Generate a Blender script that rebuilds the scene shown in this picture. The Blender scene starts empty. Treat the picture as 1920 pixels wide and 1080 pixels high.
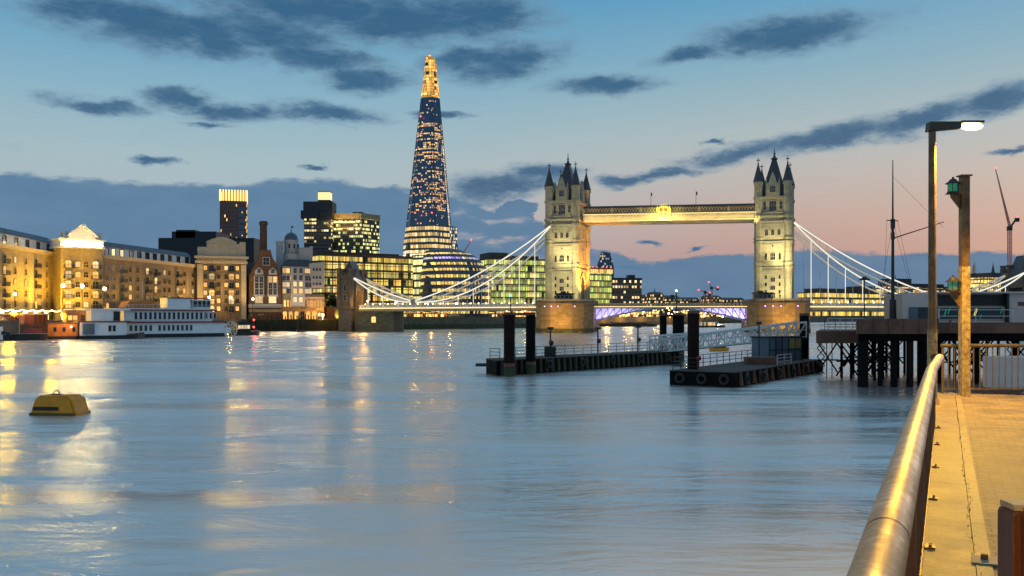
import bpy, bmesh, math, random
from mathutils import Vector, Matrix
random.seed(11)
R = math.radians
sc = bpy.context.scene
COL = sc.collection

# ------------------------------------------------------------------ camera
F, HZ, EYE = 1724.0, 593.0, 5.7
cam_d = bpy.data.cameras.new('camera')
cam = bpy.data.objects.new('camera', cam_d); COL.objects.link(cam)
cam.location = (0, 0, EYE); cam.rotation_euler = (R(90), 0, 0)
cam_d.sensor_width = 36; cam_d.lens = F / 1920 * 36
cam_d.shift_y = (HZ - 540) / 1920
cam_d.clip_start = 0.05; cam_d.clip_end = 20000
sc.camera = cam
sc.view_settings.view_transform = 'Standard'; sc.view_settings.look = 'None'
sc.view_settings.exposure = 0.0; sc.view_settings.gamma = 1.0
sc.render.engine = 'CYCLES'
sc.cycles.use_denoising = True
sc.cycles.max_bounces = 5; sc.cycles.diffuse_bounces = 2; sc.cycles.glossy_bounces = 3
sc.cycles.sample_clamp_indirect = 4.0
sc.cycles.use_adaptive_sampling = True; sc.cycles.adaptive_threshold = 0.015

def X(px, d): return (px - 960) / F * d
def Z(py, d): return EYE + (HZ - py) / F * d
def lin(c):
    return tuple(((v/255)/12.92 if v/255 <= 0.04045 else ((v/255+0.055)/1.055)**2.4) for v in c) + (1.0,)

# ------------------------------------------------------------------ node helpers
class NT:
    def __init__(s, nt): s.nt = nt; s.n = nt.nodes; s.l = nt.links
    def node(s, typ, **kw):
        n = s.n.new(typ)
        for k, v in kw.items():
            if k == 'ins':
                for kk, vv in v.items(): s.put(n.inputs[kk], vv)
            else: setattr(n, k, v)
        return n
    def put(s, sock, v):
        if isinstance(v, bpy.types.NodeSocket): s.l.new(v, sock)
        else: sock.default_value = v
    def math(s, op, a, b=None, c=None, clamp=False):
        n = s.n.new('ShaderNodeMath'); n.operation = op; n.use_clamp = clamp
        s.put(n.inputs[0], a)
        if b is not None: s.put(n.inputs[1], b)
        if c is not None: s.put(n.inputs[2], c)
        return n.outputs[0]
    def mix(s, f, a, b, typ='MIX'):
        n = s.n.new('ShaderNodeMix'); n.data_type = 'RGBA'; n.blend_type = typ
        s.put(n.inputs[0], f); s.put(n.inputs[6], a); s.put(n.inputs[7], b)
        return n.outputs[2]
    def ramp(s, f, stops, interp='LINEAR'):
        n = s.n.new('ShaderNodeValToRGB'); r = n.color_ramp; r.interpolation = interp
        while len(r.elements) > 1: r.elements.remove(r.elements[-1])
        r.elements[0].position, r.elements[0].color = stops[0][0], stops[0][1]
        for p, c in stops[1:]:
            e = r.elements.new(p); e.color = c
        s.put(n.inputs[0], f); return n.outputs[0]
    def noise(s, vec, scale, detail=4, rough=0.55, dist=0.0):
        n = s.n.new('ShaderNodeTexNoise'); s.put(n.inputs['Vector'], vec)
        n.inputs['Scale'].default_value = scale; n.inputs['Detail'].default_value = detail
        n.inputs['Roughness'].default_value = rough; n.inputs['Distortion'].default_value = dist
        return n.outputs['Fac'], n.outputs['Color']
    def smooth(s, v, lo, hi):
        n = s.n.new('ShaderNodeMapRange'); n.interpolation_type = 'SMOOTHSTEP'
        s.put(n.inputs[0], v); s.put(n.inputs[1], lo); s.put(n.inputs[2], hi)
        return n.outputs[0]
    def mapping(s, vec, loc=(0,0,0), rot=(0,0,0), scl=(1,1,1), typ='POINT'):
        n = s.n.new('ShaderNodeMapping'); n.vector_type = typ
        s.put(n.inputs[0], vec); n.inputs[1].default_value = loc; n.inputs[2].default_value = rot; n.inputs[3].default_value = scl
        return n.outputs[0]

# ------------------------------------------------------------------ sky
w = bpy.data.worlds.new('World'); sc.world = w; w.use_nodes = True
W = NT(w.node_tree); W.n.clear()
gen = W.node('ShaderNodeTexCoord').outputs['Generated']
sep = W.node('ShaderNodeSeparateXYZ', ins={0: gen})
az = W.math('ARCTAN2', sep.outputs[0], sep.outputs[1])
el = W.math('ARCSINE', sep.outputs[2])
cmb = W.node('ShaderNodeCombineXYZ', ins={0: az, 1: el}).outputs[0]
def ang(px, py):
    u, v = (px - 960) / F, (HZ - py) / F
    a = math.atan(u); return a, math.atan(v * math.cos(a))
t = W.math('DIVIDE', el, 1.5708, clamp=True)
def stops(lst): return [(math.atan((HZ - y) / F) / 1.5708 if y is not None else p, lin(c)) for y, p, c in lst]
left = W.ramp(t, stops([(593,0,(158,152,162)), (480,0,(168,168,180)), (420,0,(172,182,192)), (310,0,(163,186,194)), (210,0,(140,178,197)), (110,0,(112,166,195)), (0,0,(88,150,188)), (None,.30,(104,150,182)), (None,.45,(140,164,182)), (None,1,(128,148,168))]))
right = W.ramp(t, stops([(593,0,(150,128,136)), (500,0,(176,142,141)), (420,0,(188,162,156)), (340,0,(184,178,175)), (260,0,(168,183,187)), (150,0,(134,173,191)), (0,0,(92,156,194)), (None,.30,(104,150,182)), (None,.45,(140,164,182)), (None,1,(128,148,168))]))
base = W.mix(W.smooth(az, -0.28, 0.34), left, right)
sky_n = W.node('ShaderNodeTexSky'); sky_n.sky_type = 'NISHITA'; sky_n.sun_disc = False
sky_n.sun_elevation = R(2.0); sky_n.sun_rotation = R(40); sky_n.altitude = 20
SKYADD = W.mix(0.012, base, sky_n.outputs[0])
warpv = W.mapping(cmb, scl=(1.0, 2.4, 1.0))
nf, nc = W.noise(warpv, 11.0, 7, 0.66)
off = W.node('ShaderNodeVectorMath', operation='SUBTRACT', ins={0: nc, 1: (0.5, 0.5, 0.5)}).outputs[0]
off = W.node('ShaderNodeVectorMath', operation='MULTIPLY', ins={0: off, 1: (0.10, 0.034, 0.0)}).outputs[0]
pw = W.node('ShaderNodeVectorMath', operation='ADD', ins={0: cmb, 1: off}).outputs[0]
def cloud(px, py, rx, ry, tilt=0):
    a, e = ang(px, py)
    m = W.mapping(pw, (a, e, 0), (0, 0, R(tilt)), (rx / F, ry / F, 1), 'TEXTURE')
    ln = W.node('ShaderNodeVectorMath', operation='LENGTH', ins={0: m}).outputs['Value']
    return W.math('SUBTRACT', 1.0, ln)
CL = [(190,28,170,40,-3),(500,62,210,52,-6),(760,44,240,50,4),(890,108,140,34,6),(300,45,290,60,-4),(620,20,330,46,0),(880,30,190,62,0),(420,85,130,40,-4),(590,112,150,38,-6),(960,115,130,46,10),(680,150,110,30,0),
      (180,198,95,20,-3),(330,185,80,22,2),(380,205,90,18,-2),(440,214,110,24,3),(610,214,135,22,0),(395,240,50,9,0),
      (1490,62,215,42,3),(1300,100,110,20,6),(1130,160,130,22,3),(280,298,42,9,2),(585,313,40,6,0),(830,215,60,9,4),
      (1400,284,150,20,9),(1560,255,170,26,10),(1720,225,170,26,9),(1880,190,110,32,12),(1350,264,34,8,0),(1900,284,50,8,4),
      (1010,325,110,22,3),(1170,335,80,16,6),(1250,325,90,14,8),(940,350,160,34,6),(1270,520,150,0.1,0),
      (1165,505,50,5,0),(1225,453,30,6,0),(1310,465,26,5,0)]
acc = None
for c in CL:
    v = cloud(*c)
    acc = v if acc is None else W.math('MAXIMUM', acc, v)
# scattered cloud over the rest of the sky dome, away from the view
far_n, _ = W.noise(W.mapping(cmb, scl=(1.2, 4.0, 1)), 2.2, 5, 0.55)
away = W.smooth(W.math('ABSOLUTE', az), 0.62, 0.9)
high = W.smooth(el, 0.42, 0.6)
acc = W.math('MAXIMUM', acc, W.math('SUBTRACT', W.math('MULTIPLY', W.math('SUBTRACT', far_n, 0.5), W.math('MULTIPLY', W.math('MAXIMUM', away, high), 3.0)), 0.2))
fine, _ = W.noise(W.mapping(cmb, scl=(1, 2.6, 1)), 42.0, 5, 0.6)
mid_, _ = W.noise(W.mapping(cmb, scl=(1, 2.2, 1)), 17.0, 6, 0.62, 0.4)
acc = W.math('ADD', acc, W.math('ADD', W.math('MULTIPLY', W.math('SUBTRACT', fine, 0.5), 0.45), W.math('MULTIPLY', W.math('SUBTRACT', mid_, 0.5), 0.8)))
cm = W.smooth(acc, -0.16, 0.62)
wisp, _ = W.noise(W.mapping(cmb, scl=(1, 3.2, 1), rot=(0, 0, R(6))), 30.0, 6, 0.68, 0.6)
core = W.math('ADD', W.smooth(acc, 0.0, 0.85), W.math('MULTIPLY', W.math('SUBTRACT', wisp, 0.5), 0.9), clamp=True)
ccol = W.mix(core, lin((116,148,172)), lin((52,94,130)))
SKYC = W.mix(W.math('MULTIPLY', cm, 0.9), SKYADD, ccol)
# the low bank of cloud
bank = None
for c in [(150,500,900,160,0),(620,480,420,142,0),(930,470,140,78,0),(1000,545,260,90,0),(1560,570,700,96,0),(960,400,60,24,0)]:
    v = cloud(*c); bank = v if bank is None else W.math('MAXIMUM', bank, v)
bank = W.math('ADD', bank, W.math('MULTIPLY', W.math('SUBTRACT', fine, 0.5), 0.14))
behind = W.math('MULTIPLY', W.smooth(W.math('ABSOLUTE', az), 0.6, 0.8), W.smooth(W.math('SUBTRACT', 0.13, el), 0.0, 0.02))
bm_ = W.math('MAXIMUM', W.smooth(bank, 0.0, 0.09), behind)
br, _ = W.noise(W.mapping(cmb, scl=(1, 3.5, 1)), 13.0, 4, 0.5)
hole = W.math('MULTIPLY', W.smooth(br, 0.52, 0.64), W.math('MULTIPLY', W.smooth(az, -0.12, -0.02), W.smooth(W.math('SUBTRACT', 0.11, az), 0.0, 0.06)))
bm_ = W.math('MULTIPLY', bm_, W.math('SUBTRACT', 1.0, W.math('MULTIPLY', hole, 0.8)))
bcol = W.mix(br, lin((74,115,152)), lin((104,138,166)))
SKYF = W.mix(W.math('MULTIPLY', bm_, 0.93), SKYC, bcol)
bg = W.node('ShaderNodeBackground', ins={0: SKYF, 1: 1.0})
W.l.new(bg.outputs[0], W.node('ShaderNodeOutputWorld').inputs[0])

# ------------------------------------------------------------------ the set sun: a last weak glow from beyond the bridge
sd = bpy.data.lights.new('dusk_sun', 'SUN'); sd.energy = 0.12; sd.angle = R(12); sd.color = (1, .8, .66)
so = bpy.data.objects.new('dusk_sun', sd); COL.objects.link(so)
sdir = Vector((math.sin(R(40)), math.cos(R(40)), math.tan(R(8))))
so.rotation_euler = sdir.to_track_quat('Z', 'Y').to_euler()

# ------------------------------------------------------------------ mesh builder
class MB:
    def __init__(s): s.v = []; s.f = []; s.m = []; s.k = 0
    def quad(s, *p):
        i = len(s.v); s.v += [tuple(q) for q in p]; s.f.append(tuple(range(i, i + len(p)))); s.m.append(s.k)
    def hexa(s, b, t):
        n = len(b); i = len(s.v); s.v += [tuple(q) for q in b] + [tuple(q) for q in t]
        s.f.append(tuple(i + n - 1 - j for j in range(n))); s.f.append(tuple(i + n + j for j in range(n)))
        for j in range(n):
            q = (j + 1) % n; s.f.append((i + j, i + q, i + n + q, i + n + j))
        s.m += [s.k] * (n + 2); return s
    def box(s, x0, x1, y0, y1, z0, z1):
        return s.hexa([(x0,y0,z0),(x1,y0,z0),(x1,y1,z0),(x0,y1,z0)], [(x0,y0,z1),(x1,y0,z1),(x1,y1,z1),(x0,y1,z1)])
    def prism(s, pts, z0, z1, top=None):
        top = top or pts
        return s.hexa([(p[0], p[1], z0) for p in pts], [(p[0], p[1], z1) for p in top])
    def xz(s, pts, y0, y1):           # outline in x,z pushed along y (pts counter-clockwise seen from -y)
        return s.hexa([(p[0], y1, p[1]) for p in pts][::-1], [(p[0], y0, p[1]) for p in pts][::-1])
    def ring(s, r, n, c=(0,0), a0=0.0):
        return [(c[0] + r*math.cos(a0 + 2*math.pi*j/n), c[1] + r*math.sin(a0 + 2*math.pi*j/n)) for j in range(n)]
    def frus(s, c, r0, r1, z0, z1, n=8, a0=None):
        a0 = math.pi / n if a0 is None else a0
        return s.prism(s.ring(r0, n, c, a0), z0, z1, s.ring(max(r1, .004), n, c, a0))
    def lathe(s, prof, c=(0,0), n=16):
        for (r0, z0), (r1, z1) in zip(prof, prof[1:]): s._band(c, r0, z0, r1, z1, n)
        return s
    def _band(s, c, r0, z0, r1, z1, n):
        a = s.ring(max(r0, .003), n, c); b = s.ring(max(r1, .003), n, c); i = len(s.v)
        s.v += [(p[0], p[1], z0) for p in a] + [(p[0], p[1], z1) for p in b]
        for j in range(n):
            q = (j + 1) % n; s.f.append((i + j, i + q, i + n + q, i + n + j)); s.m.append(s.k)
    def tube(s, p, q, r, n=6, r2=None):
        p, q = Vector(p), Vector(q); d = q - p
        if d.length < 1e-6: return s
        u = d.orthogonal().normalized(); v = d.normalized().cross(u); r2 = r if r2 is None else r2
        ca = [(math.cos(2*math.pi*j/n), math.sin(2*math.pi*j/n)) for j in range(n)]
        return s.hexa([p + (u*a + v*b)*r for a, b in ca], [q + (u*a + v*b)*r2 for a, b in ca])
    def bar(s, p, q, wx, wz):         # rectangular bar with its section's wide side level
        p, q = Vector(p), Vector(q); d = (q - p).normalized(); up = Vector((0,0,1))
        if abs(d.z) > .98: up = Vector((1,0,0))
        a = d.cross(up).normalized() * wx/2; b = a.cross(d).normalized() * wz/2
        return s.hexa([p-a-b, p+a-b, p+a+b, p-a+b], [q-a-b, q+a-b, q+a+b, q-a+b])
    def sphere(s, c, r, n=10, sq=1.0):
        k = n // 2
        for j in range(k):
            a, b = -math.pi/2 + math.pi*j/k, -math.pi/2 + math.pi*(j+1)/k
            s._band((c[0], c[1]), r*math.cos(a), c[2] + r*sq*math.sin(a), r*math.cos(b), c[2] + r*sq*math.sin(b), n)
        return s
    def mesh(s, name, mats, smooth=False, bevel=0):
        me = bpy.data.meshes.new(name); me.from_pydata(s.v, [], s.f)
        for m in (mats if isinstance(mats, (list, tuple)) else [mats]): me.materials.append(m)
        me.polygons.foreach_set('material_index', s.m)
        bm = bmesh.new(); bm.from_mesh(me); bmesh.ops.remove_doubles(bm, verts=bm.verts, dist=1e-4)
        bmesh.ops.recalc_face_normals(bm, faces=bm.faces)
        if bevel: bmesh.ops.bevel(bm, geom=[e for e in bm.edges if len(e.link_faces) == 2 and e.calc_face_angle(0) > .6], offset=bevel, segments=2, affect='EDGES', profile=.6)
        bm.to_mesh(me); bm.free()
        if smooth:
            me.polygons.foreach_set('use_smooth', [True]*len(me.polygons))
            me.set_sharp_from_angle(angle=R(40))
        me.update(); return me
    def build(s, name, mats, parent=None, loc=(0,0,0), rz=0, smooth=False, bevel=0):
        return put(name, s.mesh(name, mats, smooth, bevel), parent, loc, rz)

def put(name, me, parent=None, loc=(0,0,0), rz=0):
    o = bpy.data.objects.new(name, me); COL.objects.link(o); o.location = loc; o.rotation_euler = (0, 0, rz)
    if parent is not None: o.parent = parent
    return o
def tag(o, label, cat, group=None):
    o['label'] = label; o['category'] = cat
    if group: o['group'] = group
    return o
def thing(name, label, cat, loc=(0,0,0), rz=0, group=None):
    return tag(put(name, None, None, loc, rz), label, cat, group)
def structure(o): o['kind'] = 'structure'; return o
def copy_tree(o, parent=None):
    c = o.copy(); COL.objects.link(c)
    if parent is not None: c.parent = parent
    for ch in list(o.children): copy_tree(ch, c)
    return c
def lamp(name, typ, loc, power, color, parent=None, radius=.3, aim=None, size=(1,1), angle=90, blend=.6):
    d = bpy.data.lights.new(name, typ); d.energy = power; d.color = color
    if typ == 'AREA': d.shape = 'RECTANGLE'; d.size, d.size_y = size
    else: d.shadow_soft_size = radius
    if typ == 'SPOT': d.spot_size = R(angle); d.spot_blend = blend
    o = bpy.data.objects.new(name, d); COL.objects.link(o); o.location = loc
    if aim is not None: o.rotation_euler = (Vector(loc) - Vector(aim)).to_track_quat('Z', 'Y').to_euler()
    if parent is not None: o.parent = parent
    return o

# ------------------------------------------------------------------ materials
def newmat(name):
    m = bpy.data.materials.new(name); m.use_nodes = True; N = NT(m.node_tree); N.n.clear()
    out = N.node('ShaderNodeOutputMaterial'); b = N.node('ShaderNodeBsdfPrincipled'); N.l.new(b.outputs[0], out.inputs[0])
    return m, N, b
def mat(name, c, rough=.7, metal=0, var=.25, scale=.6, bump=0, c2=None, stretch=(1,1,1), spec=.5):
    m, N, b = newmat(name)
    co = N.mapping(N.node('ShaderNodeTexCoord').outputs['Object'], scl=stretch)
    f, _ = N.noise(co, scale, 6, .6)
    f2, _ = N.noise(co, scale * 7, 4, .6)
    ff = N.smooth(N.math('ADD', N.math('MULTIPLY', f, .65), N.math('MULTIPLY', f2, .35)), .3, .7)
    c = tuple(c[:3]); d = c2 or tuple(v * (1 - var) for v in c); e = tuple(min(1, v * (1 + var * .6)) for v in c)
    b.inputs['Base Color'].default_value = c + (1,)
    N.put(b.inputs['Base Color'], N.mix(ff, tuple(d[:3]) + (1,), e + (1,)))
    N.put(b.inputs['Roughness'], N.math('ADD', rough - .08, N.math('MULTIPLY', f2, .16)))
    b.inputs['Metallic'].default_value = metal; b.inputs['Specular IOR Level'].default_value = spec
    if bump:
        bn = N.node('ShaderNodeBump', ins={'Strength': .6, 'Distance': bump, 'Height': f2}); N.put(b.inputs['Normal'], bn.outputs[0])
    return m
def emit(name, c, s, var=0.0):
    m, N, b = newmat(name)
    b.inputs['Base Color'].default_value = (.05, .05, .05, 1); b.inputs['Roughness'].default_value = .3
    b.inputs['Emission Color'].default_value = tuple(c) + (1,); b.inputs['Emission Strength'].default_value = s
    if var:
        r = N.node('ShaderNodeObjectInfo').outputs['Random']
        co = N.node('ShaderNodeTexCoord').outputs['Object']; f, _ = N.noise(co, 1.3, 3)
        N.put(b.inputs['Emission Strength'], N.math('MULTIPLY', N.math('ADD', N.math('MULTIPLY', r, s * var), s * (1 - var / 2)), N.math('ADD', N.math('MULTIPLY', f, 1.4), .3)))
    return m
def block(name, c, bw, bh, mortar=.4, rough=.85, var=.3, bump=.02, ms=.03, streak=.25):
    """masonry in courses; vertical faces share one x+y run"""
    m, N, b = newmat(name)
    co = N.node('ShaderNodeTexCoord').outputs['Object']; s = N.node('ShaderNodeSeparateXYZ', ins={0: co})
    run = N.math('ADD', s.outputs[0], s.outputs[1]); v = N.node('ShaderNodeCombineXYZ', ins={0: run, 1: s.outputs[2]}).outputs[0]
    bt = N.node('ShaderNodeTexBrick'); N.put(bt.inputs['Vector'], v); bt.inputs['Scale'].default_value = 1
    bt.inputs['Brick Width'].default_value = bw; bt.inputs['Row Height'].default_value = bh; bt.inputs['Mortar Size'].default_value = ms * bh
    bt.inputs['Color1'].default_value = tuple(x * (1 - var) for x in c) + (1,); bt.inputs['Color2'].default_value = tuple(min(1, x * (1 + var * .5)) for x in c) + (1,)
    bt.inputs['Mortar'].default_value = tuple(x * mortar for x in c) + (1,)
    f, _ = N.noise(N.mapping(co, scl=(1, 1, .35)), .35, 5, .6); g, _ = N.noise(co, 2.2, 5, .6)
    k = N.math('ADD', N.math('MULTIPLY', f, streak * 2), N.math('MULTIPLY', g, streak)); k = N.math('ADD', k, 1 - streak * 1.5)
    colr = N.mix(1.0, bt.outputs[0], N.node('ShaderNodeCombineXYZ', ins={0: k, 1: k, 2: k}).outputs[0], 'MULTIPLY')
    N.put(b.inputs['Base Color'], colr); b.inputs['Roughness'].default_value = rough
    h = N.math('ADD', N.math('MULTIPLY', bt.outputs['Fac'], -1.0), N.math('MULTIPLY', g, .6))
    N.put(b.inputs['Normal'], N.node('ShaderNodeBump', ins={'Strength': .5, 'Distance': bump, 'Height': h}).outputs[0])
    return m
def lit_glass(name, cw, ch, prob, cols, strength, base=(.03,.045,.06), mull=.12, floor=.2, rough=.15, clump=.0, metal=.0, spec=.6):
    """glazed storeys: panes of cw x ch metres, a share of them with the lights on behind"""
    m, N, b = newmat(name)
    co = N.node('ShaderNodeTexCoord').outputs['Object']; s = N.node('ShaderNodeSeparateXYZ', ins={0: co})
    run = N.math('DIVIDE', N.math('ADD', s.outputs[0], N.math('MULTIPLY', s.outputs[1], .83)), cw); lev = N.math('DIVIDE', s.outputs[2], ch)
    ci, cj = N.math('FLOOR', run), N.math('FLOOR', lev)
    wn = N.node('ShaderNodeTexWhiteNoise', noise_dimensions='2D', ins={'Vector': N.node('ShaderNodeCombineXYZ', ins={0: ci, 1: cj}).outputs[0]})
    wn2 = N.node('ShaderNodeTexWhiteNoise', noise_dimensions='2D', ins={'Vector': N.node('ShaderNodeCombineXYZ', ins={0: N.math('FLOOR', N.math('DIVIDE', run, 5.0)), 1: cj}).outputs[0]})
    val = N.math('ADD', N.math('MULTIPLY', wn.outputs['Value'], 1 - clump), N.math('MULTIPLY', wn2.outputs['Value'], clump))
    lit = N.math('LESS_THAN', val, prob)
    fx, fz = N.math('FRACT', run), N.math('FRACT', lev)
    pane = N.math('MULTIPLY', N.math('GREATER_THAN', fx, mull), N.math('GREATER_THAN', fz, floor))
    b2, _ = N.noise(N.mapping(co, scl=(1,1,1.6)), 2.6 / cw, 4, .7)
    var = N.math('ADD', N.math('MULTIPLY', N.node('ShaderNodeSeparateColor', ins={0: wn.outputs['Color']}).outputs[1], 1.0), N.math('MULTIPLY', N.math('POWER', N.math('MULTIPLY', b2, 1.7), 3.0), .8))
    wv = N.math('POWER', var, 1.5)
    e = N.math('MULTIPLY', N.math('MULTIPLY', lit, pane), N.math('MULTIPLY', wv, strength * .8))
    colr = N.ramp(N.node('ShaderNodeSeparateColor', ins={0: wn.outputs['Color']}).outputs[2], [(i / max(1, len(cols)), tuple(c) + (1,)) for i, c in enumerate(cols)], 'CONSTANT')
    N.put(b.inputs['Emission Color'], colr); N.put(b.inputs['Emission Strength'], e)
    N.put(b.inputs['Base Color'], N.mix(pane, tuple(x * 1.6 + .01 for x in base) + (1,), tuple(base) + (1,)))
    N.put(b.inputs['Roughness'], N.math('ADD', rough, N.math('MULTIPLY', N.math('SUBTRACT', 1.0, pane), .4)))
    b.inputs['Metallic'].default_value = metal; b.inputs['Specular IOR Level'].default_value = spec
    return m

WARM = (1, .62, .2); WARMW = (1, .78, .42); YEL = (1, .82, .25); AMB = (1, .5, .1); GRNY = (.9, .95, .35); COOL = (.85, .92, 1)
M = {}
M['stone'] = block('portland_stone', (.40,.35,.24), 1.3, .62, .62, var=.16, bump=.03)
M['granite'] = block('grey_granite', (.36,.32,.26), 1.6, .8, .55, var=.25, bump=.03)
M['darkgranite'] = block('dark_brown_granite', (.15,.12,.09), 1.6, .8, .55, var=.25, bump=.03)  # granite courses again in a darker brown tone
M['pier'] = block('pier_granite', (.27,.19,.09), 2.0, .9, .5, var=.28, bump=.04, streak=.45)
M['trim'] = mat('stone_trim', (.36,.32,.23), .8, var=.2, scale=.8)
M['slate'] = mat('slate_roof', (.045,.05,.065), .5, var=.3, scale=.8)
M['brick_y'] = block('yellow_stock_brick', (.44,.33,.17), .5, .16, .75, var=.3, streak=.35)
M['brick_d'] = block('brown_stock_brick', (.30,.21,.12), .5, .16, .75, var=.3, streak=.35)
M['brick_r'] = block('red_brick', (.15,.075,.045), .5, .16, .8, var=.3, streak=.3)
M['render'] = mat('cream_render', (.52,.43,.31), .8, var=.18, scale=.4)
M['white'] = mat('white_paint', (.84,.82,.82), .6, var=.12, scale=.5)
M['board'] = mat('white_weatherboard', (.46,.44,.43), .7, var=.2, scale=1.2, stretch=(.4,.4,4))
M['darkmetal'] = mat('dark_metal', (.035,.035,.04), .5, .3, var=.4, scale=1.5)
M['black'] = mat('black_paint', (.014,.013,.013), .55, var=.5, scale=2)
M['roofdark'] = mat('dark_roof_sheet', (.016,.02,.028), .5, var=.3, scale=.4)
M['zinc'] = mat('blue_grey_zinc', (.07,.10,.15), .45, .2, var=.3, scale=.5)
M['glass'] = mat('dark_window_glass', (.02,.022,.03), .12, var=.3, scale=.7, spec=.7)
M['litwin'] = emit('lit_window', (1,.52,.13), 1.25, .9)
M['litwin2'] = emit('lit_window_white', (1,.70,.32), 1.05, .9)
M['steelblue'] = mat('blue_bridge_steel', (.20,.27,.36), .5, .2, var=.2)
M['steelwhite'] = mat('white_bridge_steel', (.62,.64,.64), .5, .1, var=.15)
M['deckside'] = mat('deck_girder_paint', (.40,.33,.22), .55, .1, var=.2)
M['strip'] = emit('white_light_line', (1, .93, .75), 1.15)
M['stripdim'] = emit('dim_light_line', (1,.93,.75), .45)
M['stripw'] = emit('warm_light_line', (1, .74, .32), 1.5)
M['globe'] = emit('lamp_globe', (1, .72, .34), 9)
M['shop'] = emit('shopfront_glow', (1,.68,.22), 5)
M['amberglobe'] = emit('amber_globe', (1,.55,.14), 3.2)
M['globew'] = emit('white_lamp_globe', (1, .88, .62), 7)
M['redl'] = emit('red_lamp', (1, .05, .05), 7)
M['greenl'] = emit('green_lamp_glass', (.0, .28, .14), .45)
M['greenb'] = emit('green_lamp_bright', (.05, 1, .35), 5)
M['violet'] = emit('violet_lamp', (.45, .28, 1), 6)
M['gold'] = mat('gilt_metal', (.75,.60,.16), .45, .3, var=.2, scale=2)
M['rust'] = mat('rust_brown_steel', (.18,.08,.05), .7, .1, var=.45, scale=.5, bump=.02)
M['pile'] = mat('black_tarred_pile', (.008,.007,.007), .8, var=.6, scale=.5, bump=.02, spec=.12)
M['pilered'] = mat('red_black_pile', (.022,.008,.007), .8, var=.6, scale=.5, bump=.02, spec=.15)
M['timber'] = mat('weathered_timber', (.055,.055,.03), .85, var=.5, scale=.8, stretch=(3,3,.4), bump=.03)
M['concrete'] = mat('concrete', (.30,.28,.25), .85, var=.25, scale=.6, bump=.01)
M['asphalt'] = mat('asphalt', (.06,.058,.055), .9, var=.3, scale=1)
M['cityground'] = mat('city_paving', (.13,.12,.105), .9, var=.35, scale=.2)
M['riverwall'] = block('river_wall_stone', (.13,.12,.075), 1.2, .5, .5, var=.35, streak=.5)
M['weed'] = mat('weedy_river_wall', (.05,.06,.025), .9, var=.5, scale=.5, c2=(.03,.035,.02))
M['redpaint'] = mat('dark_red_paint', (.22,.03,.025), .5, var=.25)
M['orange'] = mat('orange_paint', (.62,.19,.03), .6, var=.35, scale=.8)
M['hull'] = mat('black_hull', (.015,.017,.017), .4, var=.4)
M['buoy'] = mat('yellow_buoy_paint', (.66,.27,.006), .55, var=.3, scale=1.5, c2=(.5,.19,.006))
M['beige'] = mat('beige_cladding', (.48,.37,.30), .6, var=.12, scale=.6)
M['pinkwhite'] = mat('off_white_cladding', (.66,.53,.48), .6, var=.1, scale=.6)
M['dullteal'] = mat('grey_blue_panel', (.11,.15,.19), .5, var=.25, scale=.8)
M['foliage'] = mat('tree_leaves', (.06,.085,.02), .8, var=.5, scale=1.2)
M['bark'] = mat('bark', (.05,.04,.03), .9)
M['crown'] = lit_glass('spire_glass', 3.2, 3.6, .93, [(1,.50,.09),(1,.58,.14),(1,.42,.06)], 1.25, base=(.10,.07,.03), mull=.1, floor=.12)

# ================================================================== THE SETTING
def water_mat():
    m, N, b = newmat('river_water')
    co = N.node('ShaderNodeTexCoord').outputs['Object']
    a, _ = N.noise(N.mapping(co, scl=(.16, .42, 1), rot=(0, 0, R(-8))), 1.0, 5, .6, .8)
    c, _ = N.noise(N.mapping(co, scl=(.9, 2.6, 1), rot=(0, 0, R(5))), 1.0, 4, .6, .3)
    d, _ = N.noise(N.mapping(co, scl=(.018, .07, 1), rot=(0, 0, R(-5))), 1.0, 3, .5)
    h = N.math('ADD', N.math('ADD', N.math('MULTIPLY', a, .7), N.math('MULTIPLY', c, .10)), N.math('MULTIPLY', d, 5.0))
    N.put(b.inputs['Normal'], N.node('ShaderNodeBump', ins={'Strength': .85, 'Distance': .5, 'Height': h}).outputs[0])
    N.put(b.inputs['Base Color'], N.mix(d, (.62,.65,.68,1), (.86,.85,.83,1)))
    N.put(b.inputs['Roughness'], N.math('ADD', .20, N.math('MULTIPLY', N.smooth(d, .35, .65), .12)))
    b.inputs['IOR'].default_value = 2.0; b.inputs['Metallic'].default_value = .8
    return m
g = MB(); g.quad((-7000,-300,0),(7000,-300,0),(7000,9500,0),(-7000,9500,0))
structure(g.build('river_water', water_mat()))
SB = [(-260,100),(-146,200),(-121,262),(-104,330),(-101.5,347),(-89,352.5),(-72,358.5),(-52,368),(-52,392),(-10,430),(50,515),(110,640),(200,800),(420,960),(900,1320),(6000,5050),(6000,9000),(-6500,9000),(-6500,100)]
g = MB(); g.prism(SB, -3, 4.6); structure(g.build('south_bank_ground', [M['cityground']]))
g = MB(); g.prism([(170,-100),(175,150),(176,300),(192,420),(310,640),(520,900),(900,1250),(6000,4900),(6000,-100)], -3, 4.6)
structure(g.build('north_bank_ground', [M['cityground']]))

# river wall beyond the bridge: weedy foot, stone top
def wall_line(pts, z0, z1, th):
    mb = MB()
    for p, q in zip(pts, pts[1:]):
        p, q = Vector(p), Vector(q); n = Vector((q.y-p.y, p.x-q.x)).normalized() * th
        mb.prism([(p.x, p.y), (p.x+n.x, p.y+n.y), (q.x+n.x, q.y+n.y), (q.x, q.y)], z0, z1)
    return mb
rw = thing('river_wall', 'long weedy stone river wall lining the far bank beyond the bridge', 'river wall', (0,0,0))
ln = [(-52,392),(-10,430),(50,515),(110,640),(200,800)]
wall_line(ln, -1, 2.2, .6).build('weed_band', M['weed'], rw)
wall_line(ln, 2.2, 5.5, .45).build('wall_face', M['riverwall'], rw)

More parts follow.
